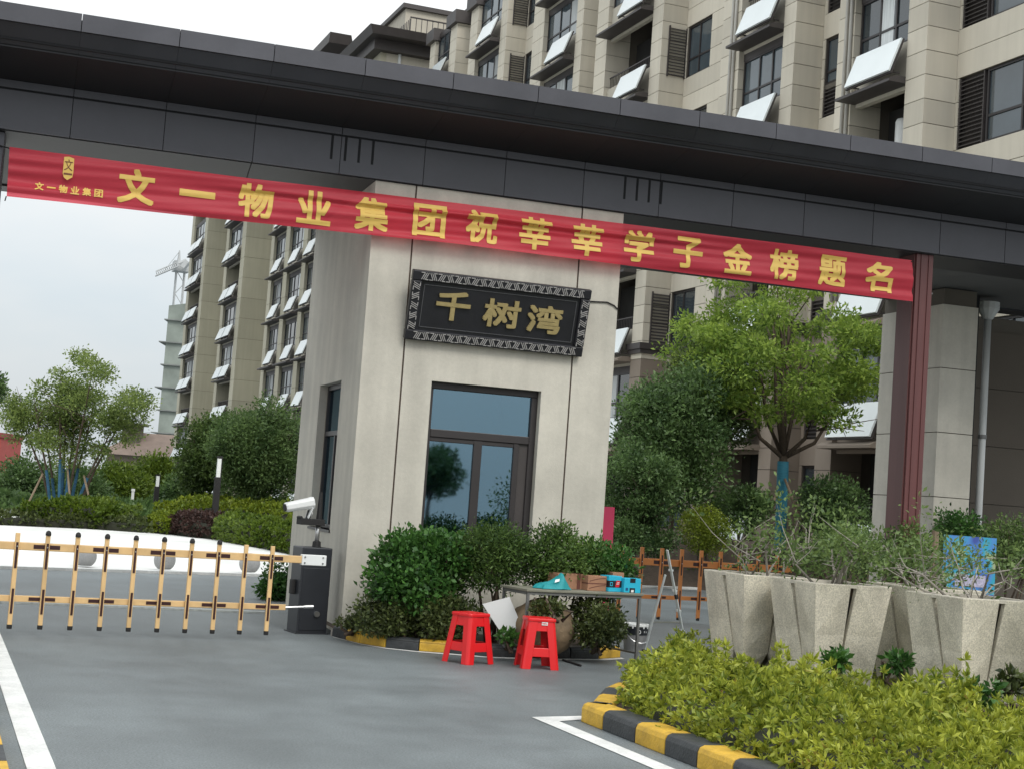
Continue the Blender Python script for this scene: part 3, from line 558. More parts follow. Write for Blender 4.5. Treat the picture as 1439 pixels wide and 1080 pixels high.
MB().box(-.205, -.18, -.005, .185, .18, .012).build('base_plate', CABI, cab)
cmr = thing('plate_camera', 'white number plate camera on a short post above the barrier cabinet', 'camera', (cb0[0], cb0[1]+.16, .945), a1)
MB().tube([(.03, 0, 0), (.03, 0, .30)], .026, 12).build('post', STEEL, cmr, smooth=True); MB().lathe([(.05, 0), (.045, .06), (.03, .07)], (.03, 0, 0), 12).build('post_collar', RUB, cmr)
MB().tube([(.035, 0, .30), (.035, 0, .61)], [.034, .02], 10).build('antenna', RUB, cmr); MB().box(-.20, -.08, .24, .08, .08, .31).bar((-.16, 0, .26), (-.20, 0, .33), .12, .03).bar((-.1, 0, .3), (-.08, 0, .4), .03, .05).build('bracket', RUB, cmr, bevel=.005)
def ringc(c, ax, w, h, z): return None
hb = MB()
a_, b_2 = np.array([-.37, 0, .415]), np.array([-.05, 0, .49]); tt = (b_2-a_)/np.linalg.norm(b_2-a_); nn = np.array([-tt[2], 0, tt[0]])
sec = lambda c, w, h: [c+np.array([0, y, 0])*w+nn*z*h for y, z in ((-.6, -1), (.6, -1), (1, -.4), (1, .5), (.6, 1), (-.6, 1), (-1, .5), (-1, -.4))]
hb.loft([sec(a_, .05, .045), sec(a_+tt*.02, .058, .052), sec(b_2-tt*.05, .066, .06), sec(b_2, .07, .066)]); hb.build('camera_housing', WHITE, cmr, bevel=.006)
MB().loft([sec(a_-tt*.012, .044, .038), sec(a_+tt*.001, .044, .038)]).build('lens_glass', RUB, cmr)
MB().loft([sec(b_2-tt*.03-nn*.05, .075, .012), sec(b_2-tt*.1-nn*.16, .06, .012)]).tube([b_2-tt*.06-nn*.05, b_2-tt*.03-nn*.12, b_2-tt*.08-nn*.18], .012, 6).build('mount_arm', WHITE, cmr)
# second barrier across the right lane
def z_at(px, py, xy): return hit(px, py, [xy[0], xy[1], 0], fw*np.array([1, 1, 0]))[2]
q0, q1 = gnd(866, 865, .06), gnd(1085, 873, .06)
T2, L2, a2 = boom('boom_barrier', 'dull orange picket boom barrier across the lane behind the stepladder', q0[:2], q1[:2], 9, .30, .07, 1.08, .87, .36, ORG2, .10, True, tuple(range(9)), .9, .029)
# ------------------------------------------------------------------ stools
def stool(label, px, py, rot, tilt=0):
    g = gnd(px, py); T = thing('plastic_stool', label, 'stool', (g[0], g[1], 0), rot); H = .49; at_, ab = .132, .19
    def corner(z, k):      # L-shaped leg section at height z, quadrant k
        f = z/H; a = ab+(at_-ab)*f; wl = .078+.004*f; th = .012; r = .028
        pts = [(a, a-wl-r*.4), (a, a-r), (a-r*.3, a-r*.3), (a-r, a), (a-wl-r*.4, a), (a-wl-r*.4, a-th), (a-r-th*.4, a-th), (a-th-r*.25, a-th-r*.25), (a-th, a-r-th*.4), (a-th, a-wl-r*.4)]
        c, s = math.cos(k*math.pi/2), math.sin(k*math.pi/2); return [(x*c-y*s, x*s+y*c, z) for x, y in pts]
    for k in range(4):
        MB().loft([corner(0, k), corner(.012, k), corner(.1, k), corner(.25, k), corner(.40, k), corner(H-.012, k)]).build('leg', STOOLR, T, bevel=.003)
    def side(z0, z1, k, th=.012, extra=0, ins=.006):
        m = MB(); c, s = math.cos(k*math.pi/2), math.sin(k*math.pi/2); rr = []
        for z in (z0, z1):
            a = ab+(at_-ab)*z/H; b = a-.06; rr.append([(a-ins, -b, z), (a-ins, b, z), (a-ins-th, b, z), (a-ins-th, -b, z)])
        rr = [[(x*c-y*s, x*s+y*c, z) for x, y, z in r] for r in rr]; return m.loft(rr)
    for k in range(4):
        side(.12, .205, k).build('stretcher', STOOLR, T, bevel=.004); side(.365, H-.014, k).build('apron', STOOLR, T, bevel=.004)
        m = MB(); c, s = math.cos(k*math.pi/2), math.sin(k*math.pi/2)
        a = ab+(at_-ab)*.375/H-.012
        for sg in (-1, 1):
            q = [(a, sg*(a-.05), .376), (a, sg*(a-.075), .376), (a+.004, sg*(a-.05), .345)]; m.prism([(x*c-y*s, x*s+y*c, z) for x, y, z in q], (0, 0, 0), (-.01*c, -.01*s, 0))
        m.build('corner_web', STOOLR, T)
    r = .03; a = at_+.008; pts = []
    for k, (cx, cy) in enumerate(((1, 1), (-1, 1), (-1, -1), (1, -1))):
        for q in np.linspace(0, math.pi/2, 5): pts.append((cx*(a-r)+r*math.cos(q+k*math.pi/2), cy*(a-r)+r*math.sin(q+k*math.pi/2)))
    MB().loft([[(x*1.02, y*1.02, H-.03) for x, y in pts], [(x*1.02, y*1.02, H-.012) for x, y in pts], [(x, y, H-.002) for x, y in pts], [(x*.93, y*.93, H) for x, y in pts]]).build('seat', STOOLR, T, smooth=False)
    return T
stool('red plastic stool set corner on between the shrub and the table', 657, 930, math.radians(25))
s2_ = stool('red plastic stool with white price sticker in front of the table', 753, 937, math.radians(-8))
a_ = .128+.057*(1-.445/.475)
MB().box(-.005, -(.128+.006)-.008, .425, .055, -(.128+.006)+.004, .455).build('sticker', WHITE, s2_)
MB().box(.0, -.1435, .436, .05, -.1425, .4405).box(.0, -.1435, .444, .04, -.1425, .4475).build('sticker_print', INKR, s2_)
# ------------------------------------------------------------------ folding table with cartons
tl_ = gnd(702, 921); tr_ = gnd(848, 923); tv = (tr_-tl_)/np.linalg.norm(tr_-tl_); ta = math.atan2(tv[1], tv[0])-.02
TL, TD, TH = 1.36, .50, .735
tb = thing('work_table', 'grey steel trestle table holding cartons in front of the shrubs', 'table', (tl_[0], tl_[1], 0), ta)
MB().box(-.03, -TD-.03, TH-.025, TL+.03, .03, TH).build('table_top', TTOP, tb, bevel=.004)
for x in (0, TL):
    for y in (0, -TD): MB().box(x-.013, y-.013, 0, x+.013, y+.013, TH-.055).build('leg', STEELD, tb)
MB().box(-.014, -TD-.014, TH-.055, TL+.014, -TD+.012, TH-.026).box(-.014, -.012, TH-.055, TL+.014, .014, TH-.026).box(-.014, -TD, TH-.056, .012, 0, TH-.027).box(TL-.012, -TD, TH-.056, TL+.014, 0, TH-.027).build('apron_rail', STEELD, tb)
MB().box(0, -.009, .10, TL, .009, .118).box(-.009, -TD, .10, .009, 0, .119).box(TL-.009, -TD, .10, TL+.009, 0, .119).build('stretcher', STEELD, tb)
def on_table(px, py):
    g = hit(px, py, [0, 0, TH], [0, 0, 1]); return g
def carton(name, label, px, py, rot, sx, sy, sz, mat, z=TH, group=None):
    g = tl_+np.array([math.cos(ta), math.sin(ta), 0])*px-np.array([-math.sin(ta), math.cos(ta), 0])*py; T = thing(name, label, 'carton', (g[0], g[1], z+.001), rot, group); return T
ct = carton('cardboard_carton', 'brown cardboard carton with two dark curved lines on the table', 0.90, .38, ta, 0, 0, 0, CARD)
MB().box(-.12, 0, 0, .11, .17, .155).build('box_body', CARD, ct, bevel=.004); MB().box(-.121, -.001, .07, .111, .171, .082).build('tape_seam', CARDD, ct)
for zz in (.02, .095):
    m = MB(); xs = np.linspace(-.1, .1, 10); m.add([(x, -.0018, zz+.035*math.sin((x+.1)/.2*1.6)+d) for d in (0, .008) for x in xs], [(i, i+1, 11+i, 10+i) for i in range(9)]); m.build('printed_line', CARDD, ct)
ct = carton('cardboard_carton', 'long brown cardboard carton lying behind the teal cloth bag', 0.70, .32, ta, 0, 0, 0, CARD)
MB().box(-.22, .06, 0, .12, .26, .16).build('box_body', CARD, ct, bevel=.004); MB().box(.02, .058, .0, .06, .262, .162).build('tape_seam', CARDD, ct)
ct = carton('small_carton', 'small brown carton standing behind the two blue cartons', 1.24, .33, ta, 0, 0, 0, CARD)
MB().box(-.07, .08, 0, .07, .20, .195).build('box_body', CARD, ct, bevel=.004); MB().box(-.071, .079, .06, .071, .201, .075).build('tape_seam', CARDD, ct)
ct = carton('blue_carton', 'bright blue carton with black band and red label on the table', 1.11, .40, ta+.12, 0, 0, 0, CYAN)
MB().box(-.09, 0, 0, .085, .15, .165).build('box_body', CYAN, ct, bevel=.004); MB().box(-.091, -.0015, .045, .086, .1515, .115).build('black_band', INK, ct); MB().add([(-.005, -.003, .05), (.05, -.003, .05), (.062, -.003, .118), (.008, -.003, .118)], [(0, 1, 2, 3)]).build('red_label', INKR, ct)
MB().box(-.075, -.0028, .06, -.04, -.0018, .1).build('label_mark', CYAN, ct); MB().box(-.068, -.0036, .068, -.047, -.003, .092).build('label_mark', INK, ct); MB().box(.012, -.004, .078, .045, -.0032, .086).box(.02, -.004, .094, .05, -.0032, .1).build('label_print', WHITE, ct)
ct = carton('blue_carton', 'bright blue carton with black handle cut-outs at the table end', 1.29, .45, ta-.05, 0, 0, 0, CYAN)
MB().box(-.10, 0, 0, .105, .14, .15).build('box_body', CYAN, ct, bevel=.004); MB().box(-.03, -.002, .105, .035, .0, .1505).build('handle_cutout', INK, ct); MB().box(-.03, -.002, 0.001, .035, 0, .05).build('handle_cutout', INK, ct); MB().box(-.012, -.003, .005, .02, -.002, .03).build('label_mark', WHITE, ct)
MB().box(-.08, -.002, .02, -.05, -.0005, .05).build('label_mark', pm('carton_navy', (.01, .08, .2), .5), ct)
g = tl_+np.array([math.cos(ta), math.sin(ta), 0])*.36-np.array([-math.sin(ta), math.cos(ta), 0])*.44; tc_ = thing('teal_bag', 'crumpled teal cloth bag slumped on the left of the table', 'bag', (g[0], g[1], TH+.002), ta)
rng = np.random.default_rng(5); nx, ny = 22, 14; vv = []
for j in range(ny):
    for i in range(nx):
        x, y = i/(nx-1), j/(ny-1); ridge = max(0, 1-abs(x-.72-.15*(y-.5))*3.2); h = .03+.135*ridge**1.3*(1-.55*abs(y-.45)*1.6)+.035*max(0, 1-abs(x-.35)*3)*(1-abs(y-.5)); h += .012*math.sin(9*x+5*y)+.01*math.sin(17*y-6*x)
        e = min(1, 8*x, 8*(1-x), 6*y, 6*(1-y)); vv.append((-.17+x*.36+.02*math.sin(7*y), -.02+y*.24+.02*math.sin(8*x), max(.004, h*min(1, .08+e))))
MB().add(vv, [(j*nx+i, j*nx+i+1, (j+1)*nx+i+1, (j+1)*nx+i) for j in range(ny-1) for i in range(nx-1)]).build('cloth', TEAL, tc_, smooth=True)
MB().add([(-.02, .0, .07), (.03, -.005, .085), (.045, .01, .11), (0, .02, .1)], [(0, 1, 2, 3)]).build('white_print', WHITE, tc_)
# white sheet leaning behind the table, boulder, bucket, ladder
c4 = [np.array(dep(x, y, 15.75)) for x, y in ((678, 848), (716, 838), (729, 869), (724, 885), (707, 893))]
sc = np.mean(c4, 0); wb = MB().prism(c4, (0, 0, 0), tuple(fw*.012)); o = wb.build('white_board', WHITE, None, origin=(sc[0], sc[1], 0)); o.location = (sc[0], sc[1], 0); tag(o, 'bent white sheet leaning between the red stools and the boulder', 'sheet')
bp = gnd(770, 905); bo = bmesh.new(); bmesh.ops.create_icosphere(bo, subdivisions=4, radius=1); rng = random.Random(3)
from mathutils import noise
for vtx in bo.verts:
    n3 = vtx.co.normalized(); d = 1+.12*noise.noise(n3*1.4)+.05*noise.noise(n3*3.5)+.02*noise.noise(n3*9); vtx.co = Vector((n3.x*.36*d, n3.y*.3*d, max(-.1, n3.z*.29*d+.28)))
me = bpy.data.meshes.new('boulder'); bo.to_mesh(me); bo.free(); me.materials.append(BOULD)
for p in me.polygons: p.use_smooth = True
bc = dep(760, 878, 15.95); o = bpy.data.objects.new('boulder', me); C.objects.link(o); o.location = (bc[0], bc[1], .06); o.rotation_euler = (0, .1, ta); tag(o, 'rounded brown boulder in the guardhouse bed behind the table', 'boulder')
g = gnd(898, 917); bk = thing('paint_bucket', 'grey paint bucket with black band and white rim at the table end', 'bucket', (g[0], g[1]+.13, 0))
MB().lathe([(.115, 0), (.12, .004), (.14, .27)], n=24).build('bucket_body', BUCK, bk, smooth=False); MB().lathe([(.1385, .2), (.1435, .26), (.1445, .275), (.143, .30)], n=24).build('black_band', INK, bk)
MB().lathe([(.15, .295), (.152, .318), (.148, .325), (.135, .325), (.13, .3)], n=24).build('rim', WHITE, bk)
for j in range(14):
    q = j/14*2*math.pi; MB().box(-.006, -.006, 0, .006, .006, .022).build('rim_tab', WHITE, bk).location = (.147*math.cos(q), .147*math.sin(q), .275)
MB().tube([(-.145*math.cos(q), -.05-.12*math.sin(q), .235-.12*math.sin(q)) for q in np.linspace(0, math.pi, 11)], .006, 6).build('handle', STEEL, bk)
for ch, cx in (('D', -.02), ('n', .05), ('x', .08)):
    v, f = text_mb(ch, .07 if ch == 'D' else .045, 2); MB().add([(cx+p[0], -math.sqrt(max(.001, .1462**2-(cx+p[0])**2)), .238+p[1]) for p in v], f).build('band_letter', WHITE, bk)
lA, lB, lT = gnd(913, 912), gnd(968, 902), dep(940, 771, 17.0)
ld = thing('stepladder', 'narrow aluminium stepladder standing open by the bucket', 'ladder', ((lA+lB)/2)); lo = np.array(ld.location)
wv = np.array([.36, .93, 0])*.17
def rail(name, a, b, r=.014):
    MB().bar(a-lo, b-lo, .022, .014).build(name, ALU, ld, bevel=.003)
tpt = np.array([(lA[0]+lB[0])/2-.12, (lA[1]+lB[1])/2-.1, 0]); zt_ = hit(940, 771, [tpt[0], tpt[1], 0], fw*np.array([1, 1, 0]))
topP = np.array([zt_[0], zt_[1], zt_[2]])
vx = np.array([math.cos(-.36), math.sin(-.36), 0]); dB = np.array([math.cos(1.2), math.sin(1.2), 0])*.16
fA, fB = np.array(hit(905, 918, [0, 0, .0], [0, 0, 1])), np.array(hit(967, 912, [0, 0, 0], [0, 0, 1]))
fB = np.array(dep(967, 912, (np.array(fA)-CAM)@fw+.15)); fB[2] = 0
topP = np.array(dep(938, 772, (np.array(fA)-CAM)@fw+.08))
for s in (0, 1):
    rail('front_rail', topP+dB*s*.6, fB+dB*s); rail('rear_rail', topP-np.array([0, 0, .28])+dB*s*.6, fA+dB*s)
for k in range(1, 5):
    a = topP+(fB-topP)*k/5.2; MB().bar(a-lo, a+dB*(.6+.4*k/5)-lo, .05, .02).build('tread', ALU, ld)
k1, k2 = topP+(fB-topP)*.68, topP-np.array([0, 0, .28])+(fA-(topP-np.array([0, 0, .28])))*.60
MB().bar(k1-lo, k2-lo, .012, .012).build('spreader', STEEL, ld); MB().bar(topP+(fB-topP)*.42-lo, topP+(fB-topP)*.46-lo, .04, .03).build('hinge', RUB, ld)
for q in (fA, fB): MB().box(q[0]-lo[0]-.02, q[1]-lo[1]-.02, 0, q[0]-lo[0]+.02, q[1]-lo[1]+.02, .05).build('rubber_foot', RUB, ld)
# crimson board right of the guardhouse
pk = [dep(x, y, 20.6) for x, y in ((848, 711), (864, 712), (860, 785), (842, 785))]; p0 = np.array([pk[3][0], pk[3][1], 0])
pbm = MB().prism([np.array(p) if i < 2 else np.array([p[0], p[1], 0]) for i, p in enumerate(pk)], (0, 0, 0), tuple(fw*np.array([1, 1, 0])*.05)); o = pbm.build('notice_board', PINK, None, origin=p0); o.location = tuple(p0); tag(o, 'plain crimson board standing by the right side of the guardhouse', 'board')
# poster board behind the planters
pp = dep(1362, 790, 18.5); po = thing('poster_board', 'blue printed poster board behind the planters', 'poster', (pp[0], pp[1], 0), -YAW-.1)
bl = bpy.data.materials.new('poster_print'); bl.use_nodes = True; t_ = bl.node_tree; n_e = t_.nodes.new; gg = n_e('ShaderNodeTexCoord'); vo = n_e('ShaderNodeTexNoise'); vo.inputs['Scale'].default_value = 4.2; vo.inputs['Detail'].default_value = 1
rp = n_e('ShaderNodeValToRGB'); rp.color_ramp.elements[0].position = .3; rp.color_ramp.elements[0].color = (.05, .09, .35, 1); rp.color_ramp.elements[1].position = .75; rp.color_ramp.elements[1].color = (.25, .12, .4, 1)
for p_, c_2 in ((.45, (.08, .25, .6, 1)), (.55, (.03, .35, .5, 1)), (.62, (.35, .42, .2, 1))): e_ = rp.color_ramp.elements.new(p_); e_.color = c_2
t_.links.new(gg.outputs['Object'], vo.inputs['Vector']); t_.links.new(vo.outputs[0], rp.inputs[0]); t_.links.new(rp.outputs[0], t_.nodes['Principled BSDF'].inputs['Base Color'])
MB().box(-.31, 0, .72, .31, .03, 1.58).build('poster_face', bl, po); MB().box(-.28, .03, 0, -.24, .07, 1.5).build('leg', STEELD, po); MB().box(.24, .03, 0, .28, .07, 1.5).build('leg', STEELD, po); MB().box(-.16, -.003, .98, .2, 0, 1.12).build('poster_panel', pm('poster_pale', (.45, .42, .55), .6, .3, 30), po)
MB().box(-.311, -.004, .72, .311, 0, .90).build('poster_foot', pm('poster_blue', (.05, .12, .45), .6), po)
o = MB().tube([(0, 0, 0), (.01, 0, 1.62)], [.045, .04], 8).build('wood_post', STAKE, None); pp = dep(1312, 780, 17.6); o.location = (pp[0], pp[1], 0); tag(o, 'weathered wooden post standing beside the blue poster', 'post')
# ------------------------------------------------------------------ granite balls on the plaza edge
for px, py, lab in ((120, 797, 'granite ball bollard furthest from the guardhouse on the plaza edge'), (232, 802, 'plain granite ball bollard between two others on the plaza edge'), (352, 806, 'granite ball bollard with red tape on top')):
    g = gnd(px, py); m = MB(); R_ = .185; zc = .15; m.lathe([(math.sqrt(max(0, R_**2-(z-zc)**2)), z) for z in np.linspace(.0, zc+R_-.003, 12)], n=24); o = m.build('ball_bollard', STONEBALL, None, smooth=True); o.location = (g[0], g[1]+.15, .03)
    tag(o, lab, 'bollard', 'granite balls along the plaza edge')
    if 'red' in lab:
        MB().lathe([(.165, .22), (.17, .24), (.13, .29), (.118, .30)], n=24).build('red_tape', INKR, o)
sk = thing('stick', 'thin dark stick lying on the road by the sticker stool', 'stick', gnd(803, 932)); p_, q_ = gnd(791, 928), gnd(816, 936); MB().tube([p_-gnd(803, 932)+[0, 0, .012], q_-gnd(803, 932)+[0, 0, .012]], .012, 6).build('rod', RUB, sk)
# ------------------------------------------------------------------ concrete planters
def planter_mesh(side=.80, H=1.0):
    hs = side/2; fb_ = hs*.70; parts = []; th = .05
    def half(z): return fb_+(hs-fb_)*z/H
    for k in range(4):
        m = MB(); c, s = math.cos(k*math.pi/2), math.sin(k*math.pi/2); rot = lambda p: (p[0]*c-p[1]*s, p[0]*s+p[1]*c, p[2])
        sl_t, sl_b, zs = .032, .004, .27*H
        for sg in (0, 1):      # two faces of the corner petal: outline in (along, z), measured from side middle
            zs_ = [0, .15*H, zs, .55*H, H]; o_ = []; i_ = []
            for z in zs_:
                h = half(z); inn = (fb_*.5+(sl_b-fb_*.5)*z/zs) if z < zs else sl_b+(sl_t-sl_b)*(z-zs)/(H-zs)
                tw = .10*(1-z/H)       # faces dish in slightly near the slit
                a = (h, h, z); b = (h-tw, inn, z); a2 = (h-th, h-th, z); b2 = (h-tw-th, inn, z)
                o_.append([a, b, b2, a2])
            if sg: o_ = [[(p[1], p[0], p[2]) for p in r] for r in o_]
            m.loft([[rot(p) for p in r] for r in o_])
        parts.append(m)
    rim = None; return parts, hs, fb_
PLS = [((7.60, 13.12), 'concrete petal planter standing furthest from the kerb, next to the stepladder', 0), ((7.80, 12.20), 'concrete petal planter between the stepladder one and the poster', 1), ((9.02, 12.45), 'concrete petal planter set back behind the gap in the row', 2), ((8.42, 10.95), 'stained concrete petal planter in front of the wooden post', 3), ((9.20, 9.86), 'concrete petal planter at the right end of the hedge', 4)]
pmesh = None
def twig_bush(T, base, seed, h, spread, nl, leafmat_, nst=9, tw=9):
    rng = np.random.default_rng(seed); mb = MB(); tips = []
    for i in range(nst):
        a = rng.uniform(0, 2*math.pi); r = rng.uniform(.05, .25); b = np.array(base)+[r*math.cos(a), r*math.sin(a), 0]; e = b+np.array([math.cos(a)*spread*rng.uniform(.3, 1), math.sin(a)*spread*rng.uniform(.3, 1), h*rng.uniform(.55, 1)])
        m_ = (b+e)/2+rng.normal(0, .07, 3); mb.tube([b, m_, e], [.013, .009, .003], 5); tips += [e, (m_+e)/2]
        for j in range(4):
            f_ = rng.uniform(.3, .9); p = b+(e-b)*f_; q = p+rng.normal(0, .18, 3)+[0, 0, .12]; mb.tube([p, (p+q)/2+rng.normal(0, .03, 3), q], [.006, .004, .0015], 4); tips.append(q)
    mb.build('twig', TWIG, T, np.array(T.location)); tips = np.array(tips); sel = tips[rng.choice(len(tips), max(3, int(len(tips)*.75)), replace=False)]
    P, a = clumps(sel, rng.uniform(.10, .22, len(sel)), nl, seed+1, .9, .1); foliage('foliage', P, a, .05, .48, leafmat_, T, np.array(T.location), seed+2)
for (xy, lab, i) in PLS:
    T = thing('concrete_planter', lab, 'planter', (*xy, .075), 0, 'concrete petal planters in the hedge')
    if pmesh is None:
        parts, hs, fb_ = planter_mesh(); pmesh = [m.build('petal', CONC, T, bevel=.004) for m in parts]
        rm = MB(); inn = [(s1*(hs*.80)-0, s2*(hs*.80)) for s1, s2 in ((-1, -1), (1, -1), (1, 1), (-1, 1))]
        rm.loft([[(x*.3, y*.3, .3) for x, y in inn], [(x*.5, y*.5, .45) for x, y in inn], [(x*.98, y*.98, .97) for x, y in inn]]); liner = rm.build('liner', pm('planter_liner', (.11, .1, .085), .9, .2), T)
        sl = MB().box(-hs*.82, -hs*.82, .9, hs*.82, hs*.82, .972).build('soil', SOIL, T)
        rmm = MB()
        for a, b in (((-hs, -hs), (hs, -hs+.06)), ((-hs, hs-.06), (hs, hs)), ((-hs, -hs+.06), (-hs+.06, hs-.06)), ((hs-.06, -hs+.06), (hs, hs-.06))): rmm.box(a[0]+.004, a[1]+.004, .975, b[0]-.004, b[1]-.004, 1.004)
        rim = rmm.build('rim', pm('rim_concrete', (.55, .51, .43), .85, .1, 4, .2), T)
        srcs = pmesh+[liner, sl, rim]
    else:
        for s in srcs: o = s.copy(); C.objects.link(o); o.parent = T
    pt = thing('planter_shrub', ['straggly shrub with pale bare stems in the planter by the stepladder', 'loose grey green shrub with leaning stems in the second planter', 'leafy grey green shrub in the planter set back', 'sprawling twiggy shrub in front of the blue poster', 'dense twiggy shrub in the planter at the hedge end'][i], 'shrub', (*xy, 1.05))
    twig_bush(pt, (*xy, 1.05), 40+i*7, [.46, .46, .46, .36, .5][i], [.38, .6, .55, .6, .55][i], [800, 1900, 1800, 600, 2200][i], L_GREY, nst=[7, 7, 7, 6, 9][i])
# ------------------------------------------------------------------ planting
def hedge(name, label, poly, h, dens, size, mat, seed, z0=0.0, k=6, aspect=.4, bumps=.06, round_=.3, stuff=False, cat='hedge', depth=.16, spread=.55, hmap=None):
    c = np.array([p[:2] for p in poly]).mean(0); P, a = hedge_pts(poly, h, dens, seed, z0, bumps, round_, k, depth, 0 if hmap else 1.0, hmap)
    if stuff:
        o = foliage(name, P, a, size, aspect, mat, None, (c[0], c[1], z0), seed+1, spread, 'stuff'); o.location = (c[0], c[1], z0)
        o['label'] = label; o['category'] = cat; return o
    T = thing(name, label, cat, (c[0], c[1], z0)); foliage('foliage', P, a, size, aspect, mat, T, (c[0], c[1], z0), seed+1, spread)
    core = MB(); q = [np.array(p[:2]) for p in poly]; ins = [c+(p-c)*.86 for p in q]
    core.loft([[(p[0], p[1], z0+.0) for p in ins], [(p[0], p[1], z0+h*.45) for p in ins], [(*(c+(p-c)*.8), z0+h*.68) for p in ins]]); core.build('inner_dark_core', pm('hedge_core', (.018, .02, .01), .95, .4, 8), T, (c[0], c[1], z0)); return T  # solid dark core: shade between the leaves put into its colour
# bright ground cover hedge of the planter island
hp = [(4.98, 5.5), (4.98, 10.1), (5.10, 10.65), (5.55, 11.45), (6.5, 12.75), (7.0, 13.45), (7.4, 14.3), (9.2, 14.6), (12.0, 13.6), (12.6, 5.5)]
def hmap(q):
    r = np.ones(len(q))
    for xy, *_ in PLS: d = np.linalg.norm(q-np.array(xy), axis=1); r = np.minimum(r, np.clip(.1+(d-.6)*.5, .1, 1))
    return r
hedge('ground_cover', 'bright yellow green leafy ground cover filling the planter island', hp, .34, 230, .062, L_YEL, 11, .1, 13, .29, .13, .4, True, 'ground cover', .26, .7, hmap)
hc = MB(); A_ = np.array(hp); cc_ = A_.mean(0); hc.loft([[(*(cc_+(p-cc_)*.97), .1) for p in A_], [(*(cc_+(p-cc_)*.93), .17) for p in A_]]); o = hc.build('ground_cover_dark_core', pm('hedge_core', (.018, .02, .01), .95, .4, 8), None); o['kind'] = 'structure'  # dark block below the leaves, its colour painting the shaded gaps
rng = np.random.default_rng(77); e_ = []
for i in range(len(hp)-1):
    a, b = np.array(hp[i]), np.array(hp[i+1])
    if i > 6: break
    m = int(np.linalg.norm(b-a)*70); e_ += [a+(b-a)*t for t in rng.uniform(0, 1, m)]
e_ = np.array(e_); P = np.column_stack([e_[:, 0]+rng.normal(0, .05, len(e_)), e_[:, 1]+rng.normal(0, .04, len(e_)), .1+rng.uniform(.02, .30, len(e_))]); ax = np.tile([-.6, .0, .35], (len(P)*7, 1)); P = np.repeat(P, 7, 0)
o = foliage('ground_cover_fringe', P, ax, .058, .36, L_YEL, None, (5, 10, .1), 12, .7, 'stuff'); o.location = (5, 10, .1); o['label'] = 'loose yellow green shoots along the painted island kerb'; o['category'] = 'ground cover'
# darker tall shoots poking out of the ground cover
for i, (px, py, D) in enumerate(((1170, 935, 12.9), (1375, 975, 11.2), (1420, 940, 11.9), (1260, 925, 12.9))):
    b = dep(px, py, D); shrub('young_shrub', ['dark leafy sprig growing out of the ground cover between two planters', 'dark leafy sprig beside the stained planter', 'leafy sprig under the slit of the stained planter', 'deep green leafy sprig in the gap of the planter row'][i], (b[0], b[1], .3), (b[0], b[1], .48), .10, .10, .06, 7, .04, .065, 220, .075, [L_CAM, L_CAM, L_BROWN, L_CAM][i], 300+i, .45, None, 'shrub', .2, 3)
# shrubs in the guardhouse bed
def S_(name, label, px, py, D, w, h, zb, mat, n, size, seed, aspect=.5, ncl=26, inner=.55, rm=(.16, .28), dy=None, **k):
    """shrub whose foliage is centred on the pixel px,py at depth D; w,h in metres"""
    c = dep(px, py, D); return shrub(name, label, (c[0], c[1], zb), c, w/2*.78, (dy or w)/2*.78, h/2*.78, ncl, rm[0], rm[1], n, size, mat, seed, aspect, inner=inner, **k)
S_('round_shrub', 'big rounded dark green shrub with glossy leaves at the guardhouse corner', 592, 806, 16.35, 1.22, .98, .1, L_CAM, 11500, .06, 101, .6, 48, .6, (.15, .24), .9)
S_('round_shrub', 'fine leaved dark green shrub below the tall guardhouse window', 695, 785, 16.45, .95, .80, .1, L_FINE, 11000, .048, 102, .3, 30, .45, (.16, .26), .8, spread=1.0)
S_('round_shrub', 'loose small leaved shrub reaching up to the brown wall joint', 790, 788, 16.5, 1.0, .72, .1, L_FINE, 9500, .048, 103, .4, 34, .4, (.13, .24), .8, spread=1.0)
S_('round_shrub', 'green shrub spreading past the right guardhouse corner behind the cartons', 838, 800, 16.7, .8, .62, .1, L_CAM, 5200, .055, 104, .5, 24, .45, (.13, .22), .7)
S_('low_shrub', 'low brownish shrub under the big rounded shrub', 556, 868, 16.15, 1.05, .40, .1, L_BROWN, 5200, .045, 105, .5, 26, .4, (.11, .18), .5)
S_('low_shrub', 'low olive shrub behind the corner on red stool', 634, 870, 16.1, .7, .40, .1, L_BROWN, 4600, .045, 106, .5, 22, .4, (.11, .18), .5)
S_('low_shrub', 'low dark shrub between the boulder and the bucket', 838, 872, 15.95, .62, .5, .1, L_BROWN, 4800, .045, 107, .5, 24, .4, (.1, .19), .5)
S_('low_shrub', 'small olive sprig growing in front of the boulder', 768, 858, 15.45, .34, .16, .44, L_BROWN, 900, .045, 108, .5, 9, .3, (.06, .1), .2)
S_('low_shrub', 'small green leafy sprig beside the white sheet', 716, 893, 15.5, .22, .16, .1, L_CAM, 260, .055, 109, .5, 7, .3, (.04, .07), .15)
S_('low_shrub', 'small weedy tuft at the foot of the guardhouse corner', 492, 884, 16.35, .35, .14, .08, L_BROWN, 700, .04, 110, .4, 8, .2, (.05, .08), .2)
S_('low_shrub', 'dark shrub behind the barrier cabinet and lower rail', 392, 826, 21.5, .5, .62, .0, L_CAM, 2200, .07, 111, .5, 14, .4, (.12, .2), .4)
